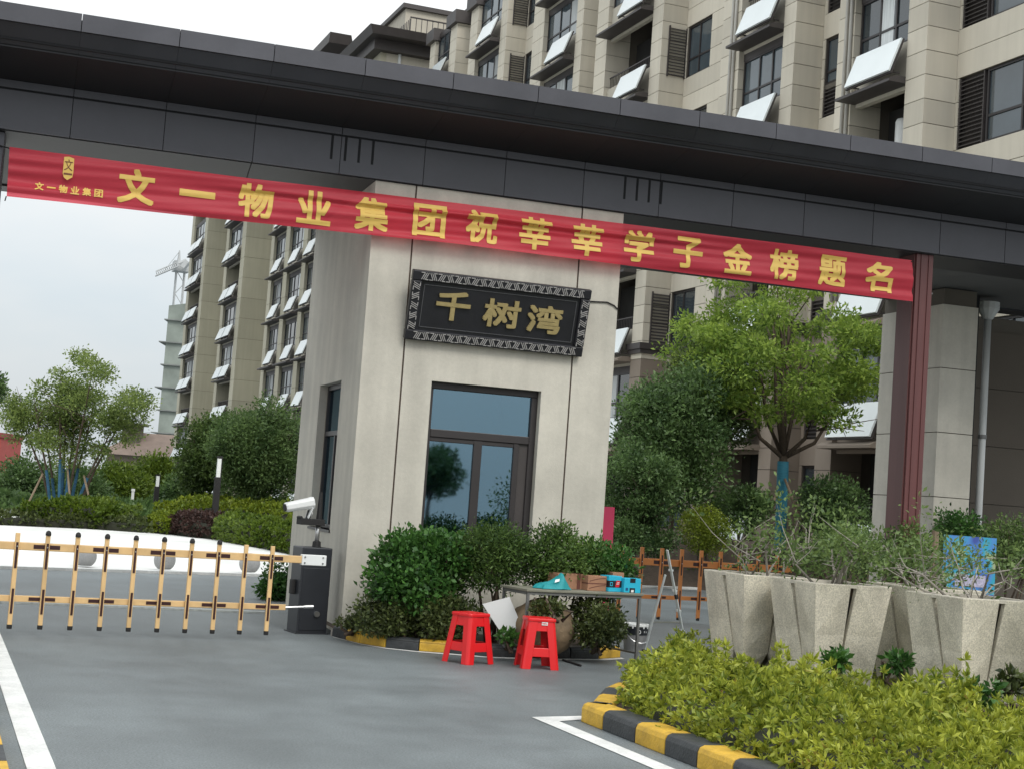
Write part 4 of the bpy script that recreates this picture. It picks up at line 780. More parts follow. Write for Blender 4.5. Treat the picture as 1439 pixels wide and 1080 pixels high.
# right bank: street tree, dark evergreen mass, clipped ball
def bankz(px, py, D): p = dep(px, py, D); return p
tb_ = dep(1098, 738, 34); tb_[2] = .9; fk = dep(1101, 640, 34)
tcn = dep(1100, 500, 34); TT = thing('street_tree', 'broad green street tree with blue wrapped trunk in front of the apartments', 'tree', tb_)
cc, rr = clump_set(tcn, 2.55, 2.2, 1.95, 60, .34, .66, 21, .8); mb = MB()
keep = [i for i in range(len(cc)) if proj(cc[i])[1]+rr[i]*50 < (612 if abs(proj(cc[i])[0]-1100) < 75 else 640)]; cc, rr = cc[keep], rr[keep]
rng = np.random.default_rng(8); mb.tube([tb_, (tb_+fk)/2, fk], [.11, .10, .09], 12)
for i, (px, py, dd) in enumerate(((1040, 560, -.3), (1060, 500, .5), (1085, 440, 0), (1100, 470, -.6), (1125, 500, .4), (1160, 560, -.2), (1185, 575, .6), (1110, 420, .3))):
    e = dep(px, py, 34+dd); m_ = fk+(e-fk)*.4+np.array([(e-fk)[0]*.12, (e-fk)[1]*.12, -.12]); mb.tube([fk-[0, 0, .05], m_, fk+(e-fk)*.75, e], [.055, .042, .028, .01], 7)
    for j in range(4): q = e+rng.normal(0, .55, 3); p = fk+(e-fk)*rng.uniform(.5, .9); mb.tube([p, (p+q)/2, q], [.022, .014, .005], 5)
mb.build('trunk', BARK, TT, tb_, True)
wr = MB(); wt = fk-[0, 0, .12]; wr.tube([tb_+[0, 0, .05]]+[tb_+(wt-tb_)*s for s in np.linspace(.1, 1, 8)], [.125+.004*(i % 2) for i in range(9)], 14); wr.build('blue_wrap', BLUEW, TT, tb_, True)
P, a = clumps(cc, rr, 27000, 22, .5, .3); a[:, 2] -= .35; foliage('crown', P, a, .12, .4, L_TREE, TT, tb_, 23)
for (px, py, px2, py2) in ((1103, 672, 1136, 758), (1095, 690, 1062, 742)):
    a_, b_ = dep(px, py, 33.8), dep(px2, py2, 33.2); MB().tube([a_, b_], .03, 7).build('support_stake', STAKE, TT, tb_)
def M_(name, label, px, py, D, w, h, zb, mat, n, size, seed, ncl=40, rm=(.35, .7), dy=None, aspect=.45, inner=.4, r0=.07, cat='tree', group=None):
    c = dep(px, py, D); b = np.array([c[0], c[1], zb]); fk_ = np.array([c[0], c[1], max(zb+.4, c[2]-h*.35)])
    return tree(name, label, b, fk_, c, w/2*.76, (dy or w)/2*.76, h/2*.78, ncl, rm[0], rm[1], n, size, mat, seed, aspect, r0, cat, group, inner=inner)
M_('evergreen_tree', 'dense dark evergreen tree filling the bank right of the guardhouse', 950, 615, 32.5, 2.9, 3.7, .9, L_DARK, 26000, .10, 31, 60, (.35, .62), 2.2)
M_('evergreen_tree', 'olive green evergreen tree leaning against the street tree', 1000, 555, 34.5, 2.6, 2.9, .9, leafmat('olive_leaf', (.02, .045, .014), (.12, .16, .045), .3), 17000, .10, 32, 44, (.35, .6), 2)
M_('evergreen_tree', 'dark shrubby evergreen beside the guardhouse wall', 895, 690, 31, 1.8, 2.2, .5, L_DARK, 12000, .085, 33, 34, (.25, .45), 1.6, cat='tree')
S_('bank_shrub', 'deep shaded shrub below the street tree branches', 1040, 715, 33, 1.5, 1.0, .95, L_DARK, 5200, .085, 34, .45, 24, .4, (.2, .34))
S_('bank_shrub', 'dark green bush right of the blue wrapped trunk', 1170, 715, 33, 1.7, 1.3, .9, L_DARK, 7500, .085, 35, .45, 30, .4, (.22, .38))
S_('bank_shrub', 'low dark leafy cover at the foot of the evergreen trees', 905, 755, 30.5, 2.0, .6, .6, L_DARK, 6000, .07, 36, .45, 30, .35, (.16, .28), .9)
S_('clipped_shrub', 'bright yellow green clipped ball shrub on the bank', 990, 742, 31.5, 1.05, .92, .7, L_CLIP, 9000, .05, 37, .5, 40, .75, (.2, .3))
S_('bank_shrub', 'dark bush behind the planters under the apartments', 1225, 775, 28, 1.8, 1.0, .3, L_DARK, 6500, .07, 38, .45, 30, .4, (.2, .34))
S_('bank_shrub', 'small leaved bush in front of the lodge pilaster', 1352, 745, 21.4, .9, .45, .2, L_CAM, 3200, .06, 39, .45, 20, .35, (.14, .24))
S_('bank_shrub', 'pale leaved bush in front of the lodge downpipe', 1420, 770, 19.5, 1.0, .7, .2, L_GREY, 3400, .055, 390, .45, 26, .35, (.16, .28))
S_('bank_shrub', 'pale leaved bush below the red column foot', 1275, 775, 19.0, .9, .6, .2, L_GREY, 2600, .055, 391, .45, 24, .35, (.14, .26))
S_('bank_shrub', 'grey green bush rising behind the second planter', 1150, 778, 19.5, 1.0, .45, .3, L_GREY, 2200, .055, 392, .45, 24, .35, (.12, .24))
bf = [tuple(p+np.array([.25, .55])) for p in be[:4]]+[tuple(p+np.array([.4, 1.5])) for p in be[:4][::-1]]
hedge('bank_grass', 'thin grass patches on the slope of the planted bank', bf, .06, 60, .12, L_GRASS, 41, .35, 4, .15, .03, .1, True, 'grass', .05, .9)
# left side: hedges, lamps, trees
def gp(l, z=0.0): return [gnd(x, y, z) for x, y in l]
def band(pts_near, depth):
    n = [gnd(x, y)[:2] for x, y in pts_near]; f = [p+np.array([depth*.35, depth]) for p in n[::-1]]; return n+f
hedge('hedge', 'low round topped green hedge below the blue wrapped tree', band([(22, 737), (60, 739), (105, 741), (140, 744)], 5), .75, 70, .13, L_MID, 51, 0, 6, .5, .05, .9)
hedge('hedge', 'dark low planting strip along the far left plaza edge', band([(-30, 736), (60, 740), (130, 743), (215, 749)], 1.6), .32, 60, .12, L_BROWN, 52, 0, 6, .5, .06, .4)
hedge('hedge', 'purple leaved clipped hedge in front of the black lamp post', band([(232, 750), (262, 754), (302, 758)], 3), .62, 90, .11, L_PURP, 53, 0, 6, .5, .04, .5)
hedge('hedge', 'yellow green clipped hedge running to the guardhouse', band([(298, 758), (330, 764), (370, 771), (412, 780), (440, 786)], 2.6), .72, 110, .10, L_MID, 54, 0, 6, .5, .04, .5)
hedge('hedge', 'upper green hedge terrace behind the purple hedge', band([(212, 744), (260, 747), (320, 751), (420, 762)], 9), .98, 45, .13, L_CLIP, 55, 0, 6, .5, .06, 1.0)
hedge('hedge', 'small bright hedge end left of the purple hedge', band([(205, 747), (218, 749), (234, 751)], 2.4), .55, 110, .10, L_CLIP, 56, 0, 6, .5, .04, .4)
hedge('lawn', 'shaded planted ground behind the left hedges', [(-14, 52), (13, 52), (17, 80), (-14, 100)], .35, 9, .3, L_DARK, 57, 0, 6, .5, .1, 1, True, 'ground cover')
for i, (px, py, px1, py1, D) in enumerate(((301, 731, 308, 640, 46), (216, 737, 222, 666, 58))):
    b, t = dep(px, py, D), dep(px1, py1, D); b[2] = 0; h = t[2]
    o = thing('lamp_post', ['taller black lamp post with white head behind the purple hedge', 'smaller black lamp post with white head further along the hedges'][i], 'lamp', b)
    MB().box(-.09, -.09, 0, .09, .09, h*.73).build('post', RUB, o, bevel=.01); MB().box(-.055, -.06, h*.73, .055, .05, h*.97).build('lamp_head', LAMPW, o); MB().box(.056, -.062, h*.73, .085, .07, h*.97).box(-.07, -.07, h*.97, .09, .08, h).build('lamp_cap', RUB, o)
b = dep(184, 722, 60); b[2] = 0; o = MB().box(-.05, -.05, 0, .05, .05, .95).box(-.065, -.065, .95, .065, .065, 1.05).build('marker_post', WHITE, None); o.location = tuple(b); tag(o, 'small white marker post among the left trees', 'post')
# multi stemmed tree
mb0 = dep(88, 715, 50); mb0[2] = .0; ML = thing('multi_stem_tree', 'airy multi stemmed tree with blue wrapped stems and wooden props', 'tree', mb0)
rng = np.random.default_rng(61); ccs = []; mbt = MB(); wrp = []
for i, (bx, ex, ey) in enumerate(((74, 48, 560), (80, 62, 590), (86, 95, 545), (90, 110, 560), (96, 135, 555), (100, 165, 585), (84, 85, 525), (104, 185, 560), (78, 25, 570), (92, 130, 520))):
    b = dep(bx, 716, 50+rng.normal(0, .3)); b[2] = 0; e = dep(ex, ey, 50+rng.normal(0, .7)); m_ = b+(e-b)*.42; m_[0] += (b-e)[0]*.06
    mbt.tube([b, m_, b+(e-b)*.75, e], [.05, .038, .025, .01], 7); ccs += [e, b+(e-b)*.8+rng.normal(0, .3, 3), e+rng.normal(0, .45, 3), e+rng.normal(0, .5, 3)]
    if i < 7: wrp.append((b, m_))
    for j in range(5): p = b+(e-b)*rng.uniform(.5, .95); q = p+rng.normal(0, .5, 3)+[0, 0, .25]; mbt.tube([p, (p+q)/2+rng.normal(0, .05, 3), q], [.02, .012, .004], 5)
mbt.build('trunk', BARK, ML, mb0, True)
for b, m_ in wrp: MB().tube([b+(m_-b)*s for s in (.02, .5, .98)], [.06, .054, .046], 9).build('blue_wrap', BLUED, ML, mb0, True)
for px, py, px2, py2 in ((60, 665, 32, 722), (118, 668, 132, 728), (95, 660, 100, 722)):
    a_, b_ = dep(px, py, 49.5), dep(px2, py2, 48.5); b_[2] = max(0, b_[2]); MB().tube([a_, b_], .035, 6).build('wooden_prop', STAKE, ML, mb0)
for x, y in ((20, 585), (10, 560), (195, 590), (175, 610), (60, 545), (150, 600), (110, 600), (90, 580), (120, 625), (95, 640), (85, 615), (140, 640)): ccs.append(dep(x, y, 50+rng.normal(0, .6)))
ccs = np.array(ccs); P, a = clumps(ccs, rng.uniform(.28, .62, len(ccs)), 27000, 62, .7, .15); foliage('crown', P, a, .1, .5, L_LEFT, ML, mb0, 63)
M_('evergreen_tree', 'big dark bushy tree between the lamp post and the guardhouse', 365, 635, 49, 3.6, 3.7, 0, L_SOFT, 42000, .11, 71, 70, (.38, .75), 3)
M_('evergreen_tree', 'lighter green bushy tree hiding the far apartment foot', 300, 640, 55, 2.6, 3.3, 0, leafmat('bushy_leaf', (.025, .055, .014), (.12, .18, .045), .35), 16000, .15, 72, 44, (.45, .75), 2.5)
M_('garden_tree', 'yellow green garden tree left of the small lamp post', 160, 690, 66, 3.2, 2.3, 0, L_MID, 15000, .17, 73, 40, (.5, .85), 3)
M_('garden_tree', 'bright green garden tree in front of the far apartment corner', 218, 684, 72, 2.4, 2.9, 0, L_MID, 12000, .18, 74, 36, (.5, .8), 2.5)
M_('garden_tree', 'dark garden bush behind the left end of the hedge', 28, 690, 62, 3.6, 2.6, 0, L_DARK, 13000, .16, 75, 36, (.5, .8), 3)
M_('garden_tree', 'shadowy garden bush behind the blue wrapped stems', 105, 690, 60, 2.8, 2.2, 0, L_DARK, 12000, .15, 76, 34, (.45, .75), 2.5)
M_('garden_tree', 'small garden bush between the two lamp posts', 255, 700, 64, 2.2, 1.7, 0, L_DARK, 7000, .15, 77, 26, (.4, .6), 2)
M_('garden_tree', 'dark treetop peeping in past the gate column', -22, 560, 42, 1.1, 1.6, 0, L_DARK, 3500, .13, 78, 16, (.25, .4), 1)
for i, (x, y, h) in enumerate(((17.5, -42, 4.2), (31, -45, 5.0), (37, -40, 3.8))):      # street trees across the road, seen only in the window's reflection
    tree('roadside_tree', ['short roadside tree reflected in the guardhouse window', 'tall roadside tree reflected in the guardhouse window', 'slim roadside tree reflected in the guardhouse window'][i], (x, y, 0), (x, y, h*.35), (x, y, h*.65), h*.3, h*.3, h*.28, 24, .4, .8, 5000, .22, L_DARK, 400+i*5, .5, .14)
# ------------------------------------------------------------------ apartment buildings
class Clad:
    def __init__(s): s.b = []
    def add(s, a, b, mat): s.b.append((np.array(a, float), np.array(b, float), mat))
    def finish(s, parent, org, N=290):
        def key(q):
            c = (q[0]+q[1])/2; x, y, d = proj(c); vis = d > 1 and -20 < x < 1460 and -20 < y < 760; return (0 if vis else 1, d)
        s.b.sort(key=key)
        for a, b, m in s.b[:N]: block('stone_panel', m, a, b, parent, org)
        by = {}
        for a, b, m in s.b[N:]: by.setdefault(m.name, (m, MB()))[1].box(*a, *b)
        for m, mb in by.values(): mb.build('stone_cladding', m, parent, org, kind='stuff')
def courses(cl, x0, x1, y0, y1, z0, z1, ch, mat, base=7.0, gap=.018):
    n = int(math.ceil((z1-z0)/ch))
    for i in range(n):
        a, b = z0+i*ch, min(z1, z0+(i+1)*ch)
        if b-a > .05: cl.add((x0, y0, a+gap/2), (x1, y1, b-gap/2), STONEB if b <= base+.05 else mat)
def louvre(parent, org, axis, a0, a1, z0, z1, at_):
    """louvre panel: axis 'x' faces -x at x=at_ spanning y; axis 'y' faces -y at y=at_ spanning x"""
    m = MB(); f = MB(); n = int((z1-z0)/.105)
    for i in range(n):
        z = z0+.05+i*(z1-z0-.06)/n
        if axis == 'x': m.hexa([(at_-.03, a0, z), (at_+.05, a0, z+.05), (at_+.05, a1, z+.05), (at_-.03, a1, z), (at_-.03, a0, z+.02), (at_+.05, a0, z+.07), (at_+.05, a1, z+.07), (at_-.03, a1, z+.02)])
        else: m.hexa([(a0, at_-.03, z), (a1, at_-.03, z), (a1, at_+.05, z+.05), (a0, at_+.05, z+.05), (a0, at_-.03, z+.02), (a1, at_-.03, z+.02), (a1, at_+.05, z+.07), (a0, at_+.05, z+.07)])
    if axis == 'x': f.box(at_+.06, a0, z0, at_+.1, a1, z1).box(at_-.03, a0-.04, z0, at_+.06, a0, z1).box(at_-.03, a1, z0, at_+.06, a1+.04, z1)
    else: f.box(a0, at_+.06, z0, a1, at_+.1, z1).box(a0-.04, at_-.03, z0, a0, at_+.06, z1).box(a1, at_-.03, z0, a1+.04, at_+.06, z1)
    o = m.build('louvre', LOUV, parent, org); f.build('louvre_frame', BROWN, o, (0, 0, 0)).location = tuple(-np.asarray(org)) if False else (0, 0, 0)
    for ch in o.children:
        for vtx in ch.data.vertices: vtx.co -= Vector(org)
    return o
def window_x(parent, org, x, y0, y1, z0, z1, mull=(), trans=(), curtain=False):
    """window facing -x"""
    f = MB(); t = .06
    f.box(x-.03, y0, z0, x+.05, y0+t, z1).box(x-.03, y1-t, z0, x+.05, y1, z1).box(x-.03, y0+t, z0, x+.05, y1-t, z0+t).box(x-.03, y0+t, z1-t, x+.05, y1-t, z1)
    for q in mull: f.box(x-.025, q-.03, z0+t, x+.045, q+.03, z1-t)
    for q in trans: f.box(x-.02, y0+t, q-.03, x+.04, y1-t, q+.03)
    o = f.build('window', FRAME, parent, org); block('pane', GLASSF, (x+.01, y0+t, z0+t), (x+.02, y1-t, z1-t), o, org)
    if curtain: block('curtain', CURT, (x+.004, y0+t+.02+(y1-y0)*(.35 if int(z0*7+y0*3) % 2 else 0), z0+t), (x+.0095, y0+t+(y1-y0)*(.3+.3*(int(z0*7+y0*3) % 2)), z1-t), o, org)
    return o
def solar(parent, org, x, y0, y1, zb, hh=.86, out=.42):
    m = MB(); a = .045
    f = [(x-out, y0, zb), (x-out, y1, zb), (x-.10, y1, zb+hh), (x-.10, y0, zb+hh)]; nrm = np.array([-hh, 0, -(out-.1)])*-1; nrm = np.array([hh, 0, out-.1]); nrm = -np.array([hh, 0, -(out-.1)])/math.hypot(hh, out-.1)
    o = MB().prism(f, tuple(nrm*.0), tuple(nrm*.05)).build('solar_panel', PANELW, parent, org)
    MB().prism([(x-out+.005, y0-.02, zb-.04), (x-out+.005, y1+.02, zb-.04), (x-.095, y1+.02, zb+hh+.01), (x-.095, y0-.02, zb+hh+.01)], tuple(-nrm*.045), tuple(-nrm*.002)).build('panel_frame', BROWN, o, org)
    for yy in (y0+.1, y1-.1): MB().bar((x-.08, yy, zb+.02), (x-out+.03, yy, zb+.02), .03, .03).build('panel_strut', BROWN, o, org)
    return o
def apartment(name, label, X0, ybase, ptype, ztop, piers, walls, bals, zb0, dz, ch, N=290, rec=.9, ymin=0, ymax=0, base=7.0, SM=STONE):
    org = np.array([X0, ybase, 0.]); T = thing(name, label, 'apartment building', org); cl = Clad(); ns = int((ztop-zb0)/dz)+1
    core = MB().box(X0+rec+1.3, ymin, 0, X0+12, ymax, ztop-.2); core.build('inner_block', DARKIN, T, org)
    cw = MB()
    for y0, y1, lv in piers:            # piers stand forward of the recessed wall plane
        cw.box(X0+.025, y0+.025, 0, X0+rec+1.3, y1-.025, ztop); courses(cl, X0, X0+rec+.02, y0, y1, 0, ztop, ch, SM, base)
        if lv is not None:
            for k in range(ns):
                z = lv+dz*k
                if .5 < z < ztop-1.9: louvre(T, org, 'y', X0+.28, X0+rec-.02, z, z+1.72, y0-.035)
    for y0, y1, zs, hh, wy, ly, st in walls:     # recessed walls with windows (wy) and louvres (ly); st: narrow strip
        x = X0+rec; zc = 0; cuts = [q for q in (wy, ly) if q]; a = min(q[0] for q in cuts) if cuts else None; b = max(q[1] for q in cuts) if cuts else None
        ks = [zs+dz*k for k in range(-1, ns+1) if zs+dz*k > .4 and zs+dz*k+hh < ztop]
        bands = []; prev = 0
        for z in ks: bands.append((prev, z, False)); bands.append((z, z+hh, True)); prev = z+hh
        bands.append((prev, ztop, False))
        for z0, z1, op in bands:
            if not cuts or not op: cw.box(x+.025, y0, z0, x+1.3, y1, z1); nn_ = max(1, int(round((z1-z0)/ch)))
            else:
                nn_ = max(1, int(round((z1-z0)/ch)))
                if a-y0 > .03: cw.box(x+.025, y0, z0, x+1.3, a, z1)
                if y1-b > .03: cw.box(x+.025, b, z0, x+1.3, y1, z1)
            for i in range(nn_):
                p, q = z0+(z1-z0)*i/nn_+.009, z0+(z1-z0)*(i+1)/nn_-.009; mt = STONEB if q < base else SM
                if not cuts or not op: cl.add((x, y0+.01, p), (x+.024, y1-.01, q), mt)
                else:
                    if a-y0 > .03: cl.add((x, y0+.01, p), (x+.024, a, q), mt)
                    if y1-b > .03: cl.add((x, b, p), (x+.024, y1-.01, q), mt)
            if op and cuts:
                if wy:
                    if st: window_x(T, org, x+.09, wy[0], wy[1], z0+hh*.42, z1, (), (z0+hh*.42+.35,)); louvre(T, org, 'x', wy[0]+.08, wy[1]-.06, z0, z0+hh*.36, x+.05); cw.box(x+.06, wy[0], z0+hh*.36, x+1.3, wy[1], z0+hh*.42)
                    else: window_x(T, org, x+.10, wy[0], wy[1], z0, z1, ((wy[0]*.45+wy[1]*.55),), (z0+hh*.36,))
                if ly: louvre(T, org, 'x', ly[0]+.05, ly[1]-.05, z0+.01, z1-.01, x+.06)
    rng = random.Random(len(bals)*7+int(ymax))
    for y0, y1, kind in bals:           # balconies: ledge, solar panel, parapet, glazing or open loggia
        for k in range(-1, ns+1):
            zb = zb0+dz*k
            if zb < -.2 or zb+1 > ztop: continue
            x = X0; mk = STONEB if zb < base-1 else WALLF
            cw2 = MB().box(x+.14, y0+.02, zb-.35, x+.3, y1-.02, zb+.88); cw2.build('parapet', mk, T, org)
            led = MB().prism([(x+.12, y0, zb-.10), (x-.30, y0, zb-.10), (x-.47, y0, zb-.19), (x-.47, y0, zb-.26), (x+.12, y0, zb-.26)], (0, .0, 0), (0, y1-y0, 0)); led.build('ledge', BROWN if zb > base else STONEB, T, org)
            w_ = min(y1-y0-.15, 1.95); yc = y0+.1 if kind != 'pair' else y0+.05
            if kind == 'pair':
                h_ = (y1-y0-.5)/2; solar(T, org, x, y0+.1, y0+.1+h_, zb); solar(T, org, x, y1-.1-h_, y1-.1, zb)
            else: solar(T, org, x, y0+.06, y0+.06+w_, zb)
            op = (k+int(y0)) % 3 == 0 or (k == 3 and abs(y0-31.35) < .1) or zb < 2.5
            if op and kind != 'glazed' and zb+.9 > 0:
                r = MB()
                for yy in np.arange(y0+.06, y1-.05, .13): r.box(x+.2, yy-.008, zb+.88, x+.216, yy+.008, zb+1.28)
                r.box(x+.19, y0+.03, zb+1.28, x+.226, y1-.03, zb+1.32); r.build('railing', BROWN, T, org)
                MB().box(x+1.2, y0, zb-.3, x+1.28, y1, zb+2.7).build('loggia_back', DARKIN, T, org)  # near-black sheet, the open loggia's inner shade painted in
                if (k+int(y0)) % 2 == 0:
                    MB().lathe([(.05, 0), (.2, .03), (.22, .1), (.22, .82), (.19, .9), (.05, .93)], (x+.85, y0+1.2, zb+1.3), 14).build('water_heater', WHITE, T, org, smooth=True)
            else:
                m_ = [y0+(y1-y0)*q for q in (.33, .62)]; window_x(T, org, x+.2, y0+.04, y1-.04, zb+.88, zb+2.42, m_, (zb+1.42,), rng.random() < .8); MB().box(x+.16, y0+.02, zb+2.42, x+.32, y1-.02, zb+2.66).build('lintel', BROWN, T, org)
    cw.build('wall', MORTAR, T, org); cl.finish(T, org, N)
    return T, org
R1 = .9
piers1 = [(30.55, 31.35, None), (36.75, 37.4, None), (45.4, 46.2, 1.1), (52.4, 53.05, None), (61.0, 61.8, 1.1), (68.0, 69.0, None), (33.75, 34.5, None), (39.95, 41.1, None), (50.0, 51.0, None), (56.5, 57.7, None), (65.0, 66.0, None), (71.4, 72.2, None)]
walls1 = [(24, 30.55, 1.8, 1.76, (26.6, 29.45), (29.5, 30.45), False), (34.5, 36.75, .9, 2.25, (35.75, 36.6), None, True), (41.1, 45.4, 1.1, 1.75, (43.6, 45.3), None, False), (51.0, 52.4, .9, 2.2, (51.7, 52.3), None, True), (57.7, 61.0, 1.1, 1.75, (59.6, 60.9), None, False), (66.0, 68.0, .9, 2.2, (67.2, 67.9), None, True), (69, 71.4, 1.1, 1.7, None, None, False)]
bals1 = [(31.35, 33.75, 'mix'), (37.4, 39.95, 'mix'), (46.2, 50.0, 'mix'), (53.05, 56.5, 'mix'), (61.8, 65.0, 'mix'), (69.0, 71.4, 'mix')]
A1, o1 = apartment('apartment_block', 'cream stone apartment block with white solar panels right behind the gate', 21.4, 30, 0, 24.4, piers1, walls1, bals1, .78, 2.98, .595, 290, R1, 24, 72.2)
for y in (35.45, 41.35, 51.3, 66.3): MB().tube([(21.4+R1-.08, y+.05, 0), (21.4+R1-.08, y+.05, 24)], .07, 8).build('downpipe', PIPE, A1, o1, smooth=True)
for y in (33.85, 34.05, 40.2, 40.4): MB().tube([(21.4-.05, y, 7.3), (21.4-.05, y, 24)], .05, 8).build('downpipe', PIPE, A1, o1, smooth=True)
for y0, y1, _ in piers1:
    MB().box(21.4-.14, y0-.14, 6.86, 21.4+R1, y1+.14, 7.06).box(21.4-.09, y0-.09, 6.72, 21.4+R1, y1+.09, 6.859).build('cornice', BROWN, A1, o1); MB().box(21.4-.2, y0-.2, 23.9, 21.4+R1, y1+.2, 24.5).build('pier_cap', BROWN, A1, o1)
for y0, y1, *_ in walls1:
    MB().box(21.4+R1-.14, y0+.15, 6.86, 21.4+R1+.1, y1-.15, 7.06).box(21.4+R1-.09, y0+.15, 6.72, 21.4+R1+.1, y1-.15, 6.859).build('cornice', BROWN, A1, o1); MB().box(21.4+R1-.3, y0+.21, 23.9, 21.4+R1+.1, y1-.21, 24.5).build('roof_edge', BROWN, A1, o1)
MB().box(21.9, 24, 24.5, 33, 71, 24.8).build('roof', BROWN, A1, o1); MB().box(24, 26, 24.8, 33, 68, 28.2).build('penthouse', WALLF, A1, o1)
cl_ = thing('laundry', 'white garment hung to dry on an open balcony above the canopy', 'laundry', (21.75, 31.95, 10.3)); MB().add([(0, -.12, 0), (.02, .14, .02), (.03, .16, .55), (.02, .09, .72), (.0, -.06, .72), (0, -.14, .5)], [(0, 1, 2, 3, 4, 5)]).add([(-.02, -.11, .01), (-.01, .13, .02), (-.0, .15, .55), (-.01, .08, .72), (-.03, -.06, .72), (-.03, -.13, .5)], [(0, 1, 2, 3, 4, 5)]).build('garment', WHITE, cl_); MB().tube([(0, -.9, .74), (0, 1.0, .74)], .012, 6).build('rod', STEEL, cl_)
# second block further along
X2 = 20.0
piers2 = [(86.0, 87.2, None), (90.3, 91.4, None), (95.4, 96.6, None), (100.2, 101.2, None), (110.8, 112.3, None), (117.8, 119, None), (128.8, 130.2, None), (136.2, 137.6, None), (76.5, 78, None)]
walls2 = [(78, 86, 1.1, 1.75, (83, 85), None, False), (101.2, 110.8, 1.1, 1.75, (104, 106), None, False), (119, 128.8, 1.1, 1.75, (122, 124), None, False)]
bals2 = [(87.2, 90.3, 'glazed'), (91.4, 95.4, 'glazed'), (96.6, 100.2, 'glazed'), (112.3, 117.8, 'pair'), (130.2, 136.2, 'pair')]
A2, o2 = apartment('apartment_block', 'long olive cream apartment block receding behind the left trees', X2, 77, 0, 24.9, piers2, walls2, bals2, .3, 2.98, 1.49, 240, 2.1, 76.5, 137.6, base=1.0, SM=STONE2)
ec = hit(521, 33, [0, 75, 0], [0, 1, 0]); e2 = hit(494, 50, [0, 84, 0], [0, 1, 0]); p2 = hit(571, 6, [0, 80, 0], [0, 1, 0])
ev = MB(); ev.hexa([(ec[0]+.2, 75.2, 24.95), (34, 75.2, 24.95), (34, 96, 24.95), (ec[0]+.2, 96, 24.95), (ec[0], 75.0, ec[2]), (34.2, 75.0, ec[2]), (34.2, 96.2, ec[2]), (ec[0], 96.2, ec[2])]); ev.box(X2-.5, 76, 24.4, 33, 95, 24.949); ev.build('eave', BROWN, A2, o2)
MB().box(X2+.0, 96.2, 24.9, 33, 137.8, 25.4).build('roof', BROWN, A2, o2)
MB().hexa([(e2[0]+.2, 84.2, e2[2]-.55), (ec[0]-.02, 84.2, e2[2]-.55), (ec[0]-.02, 95, e2[2]-.55), (e2[0]+.2, 95, e2[2]-.55), (e2[0], 84, e2[2]), (ec[0]-.02, 84, e2[2]), (ec[0]-.02, 95.2, e2[2]), (e2[0], 95.2, e2[2])]).build('eave', BROWN, A2, o2)
MB().box(p2[0], 80, 25.4, 33, 92, p2[2]-.25).build('penthouse', WALLF, A2, o2); MB().box(p2[0]-.2, 79.8, p2[2]-.25, 33.3, 92.3, p2[2]).build('penthouse_coping', BROWN, A2, o2)
rl = MB(); xr = p2[0]-.8
for y in np.arange(76.2, 80, .3): rl.box(xr, y, ec[2], xr+.04, y+.03, ec[2]+1.0)
for x in np.arange(xr, 30, .3): rl.box(x, 76, ec[2], x+.03, 76.04, ec[2]+1.0)
rl.box(xr-.02, 75.98, ec[2]+1.0, 30, 76.06, ec[2]+1.06).build('roof_railing', FRAME, A2, o2); MB().tube([(X2+1.0, 76.38, 8), (X2+1.0, 76.38, 24.4)], .09, 8).build('downpipe', PIPEW, A2, o2)
# the near gable of the second block
gb = MB().box(X2+.3, 76.45, 0, 33, 76.6, 24.39); gb.build('gable_wall', WALLF, A2, o2)
# far things
def far_xy(px, D, z=0): p = dep(px, 660, D); return p[0], p[1]
x, y = far_xy(253, 260); tw = thing('tower_under_construction', 'unfinished tower wrapped in grey green scaffold netting on the horizon', 'tower', (x, y, 0), -.3)
ht = dep(258, 412, 260)[2]; MB().loft([[(-3.6, -4, 0), (9, -4, 0), (9, 9, 0), (-3.6, 9, 0)], [(-3.6, -4, ht-2.5), (9, -4, ht), (9, 9, ht), (-3.6, 9, ht-2.5)]]).build('netted_frame', NET, tw)
for i, z in enumerate(np.linspace(5, ht-5, 7)): MB().box(-4.1-(i % 2)*.6, -4.5, z, 9.5, 9.5, z+.18).build('catch_deck', pm('deck_grey', (.2, .21, .2), .9), tw)
x, y = far_xy(229, 300); cz = lambda py: dep(249, py, 300)[2]; cr_ = thing('tower_crane', 'pale tower crane with angled jib standing behind the netted tower', 'crane', (x, y, 0))
GR = pm('crane_grey', (.45, .46, .46), .6); m = MB(); hm = cz(372)
for sx, sy in ((-.8, -.8), (.8, -.8), (.8, .8), (-.8, .8)): m.tube([(sx, sy, 0), (sx, sy, hm)], .13, 5)
for i in range(int(hm/2.2)):
    z = i*2.2; s = 1 if i % 2 else -1; m.tube([(-.8*s, -.8, z), (.8*s, -.8, z+2.2)], .08, 4).tube([(-.8, -.8*s, z), (-.8, .8*s, z+2.2)], .08, 4)
m.build('mast', GR, cr_)
R_ = rt0; J = lambda px, py: np.array(dep(px, py, 300))-np.array([x, y, 0])
j = MB(); a_, b_ = J(250, 372), J(219, 385)
for o_ in ((0, 0, .5), (0, .6, -.4), (0, -.6, -.4)): j.tube([a_+o_, b_+o_], .14, 5)
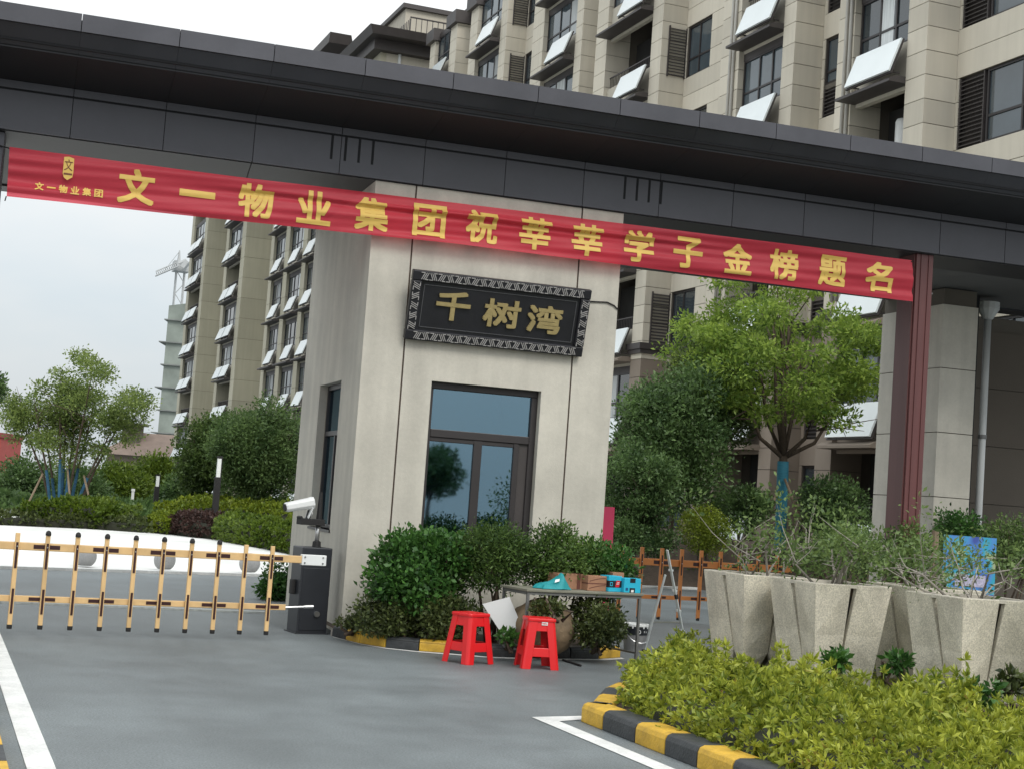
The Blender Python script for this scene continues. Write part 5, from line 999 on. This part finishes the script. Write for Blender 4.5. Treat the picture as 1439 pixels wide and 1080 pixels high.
for i in range(12):
    p, q = a_+(b_-a_)*i/12, a_+(b_-a_)*(i+1)/12; j.tube([p+[0, .6, -.4], q+[0, 0, .5]], .08, 4).tube([p+[0, -.6, -.4], q+[0, 0, .5]], .08, 4)
j.build('jib', GR, cr_); MB().tube([J(250, 372), J(262, 366)], .4, 6).build('counter_jib', GR, cr_); MB().bar(J(258, 370), J(263, 374), 2, 1.6).build('counterweight', GR, cr_); MB().tube([J(251, 374), J(252.5, 352)], [.5, .12], 5).tube([J(252, 354), J(232, 379)], .06, 4).build('tower_top', GR, cr_)
MB().box(-1.5, -1.5, hm-1, 1.5, 1.5, hm+1).build('cab', GR, cr_)
x, y = far_xy(196, 150); hs_ = thing('hipped_roof_building', 'low building with wide brown hipped roof beyond the garden trees', 'building', (x, y, 0), -YAW)
zr, ze = dep(196, 606, 150)[2], dep(196, 640, 150)[2]
MB().box(-3.3, 0, 0, 6, 8, ze).build('wall', STONEB, hs_); MB().loft([[(-4.2, -.8, ze), (7, -.8, ze), (7, 9, ze), (-4.2, 9, ze)], [(-1.2, 3.4, zr), (5, 3.4, zr), (5, 4.4, zr), (-1.2, 4.4, zr)]]).build('roof', ROOFB, hs_)
MB().box(-2.4, 1.5, ze+.8, -.6, 2.8, zr+.6).build('dormer', MORTAR, hs_); MB().box(-2.8, 1.1, zr+.6, -.2, 3.2, zr+.85).build('dormer_roof', BROWN, hs_)
for i in range(4): block('window', DARKIN, (-2.4+i*2, -.03, ze*.35), (-1.4+i*2, .02, ze*.75), hs_)
x, y = far_xy(-16, 190); rb = thing('brick_building', 'dark red brick building at the far left edge beyond the trees', 'building', (x, y, 0), -YAW); zz = dep(0, 607, 190)[2]
MB().box(-8, 0, 0, 1.2, 8, zz-.6).build('wall', REDB, rb); MB().box(-8.2, -.2, zz-.6, 1.4, 8.2, zz).build('parapet', pm('red_parapet', (.22, .05, .045), .8), rb)
for i in range(4):
    for k in range(2): block('window', DARKIN, (-6.6+i*2, -.04, 1.2+k*3), (-5.6+i*2, .02, 2.8+k*3), rb)
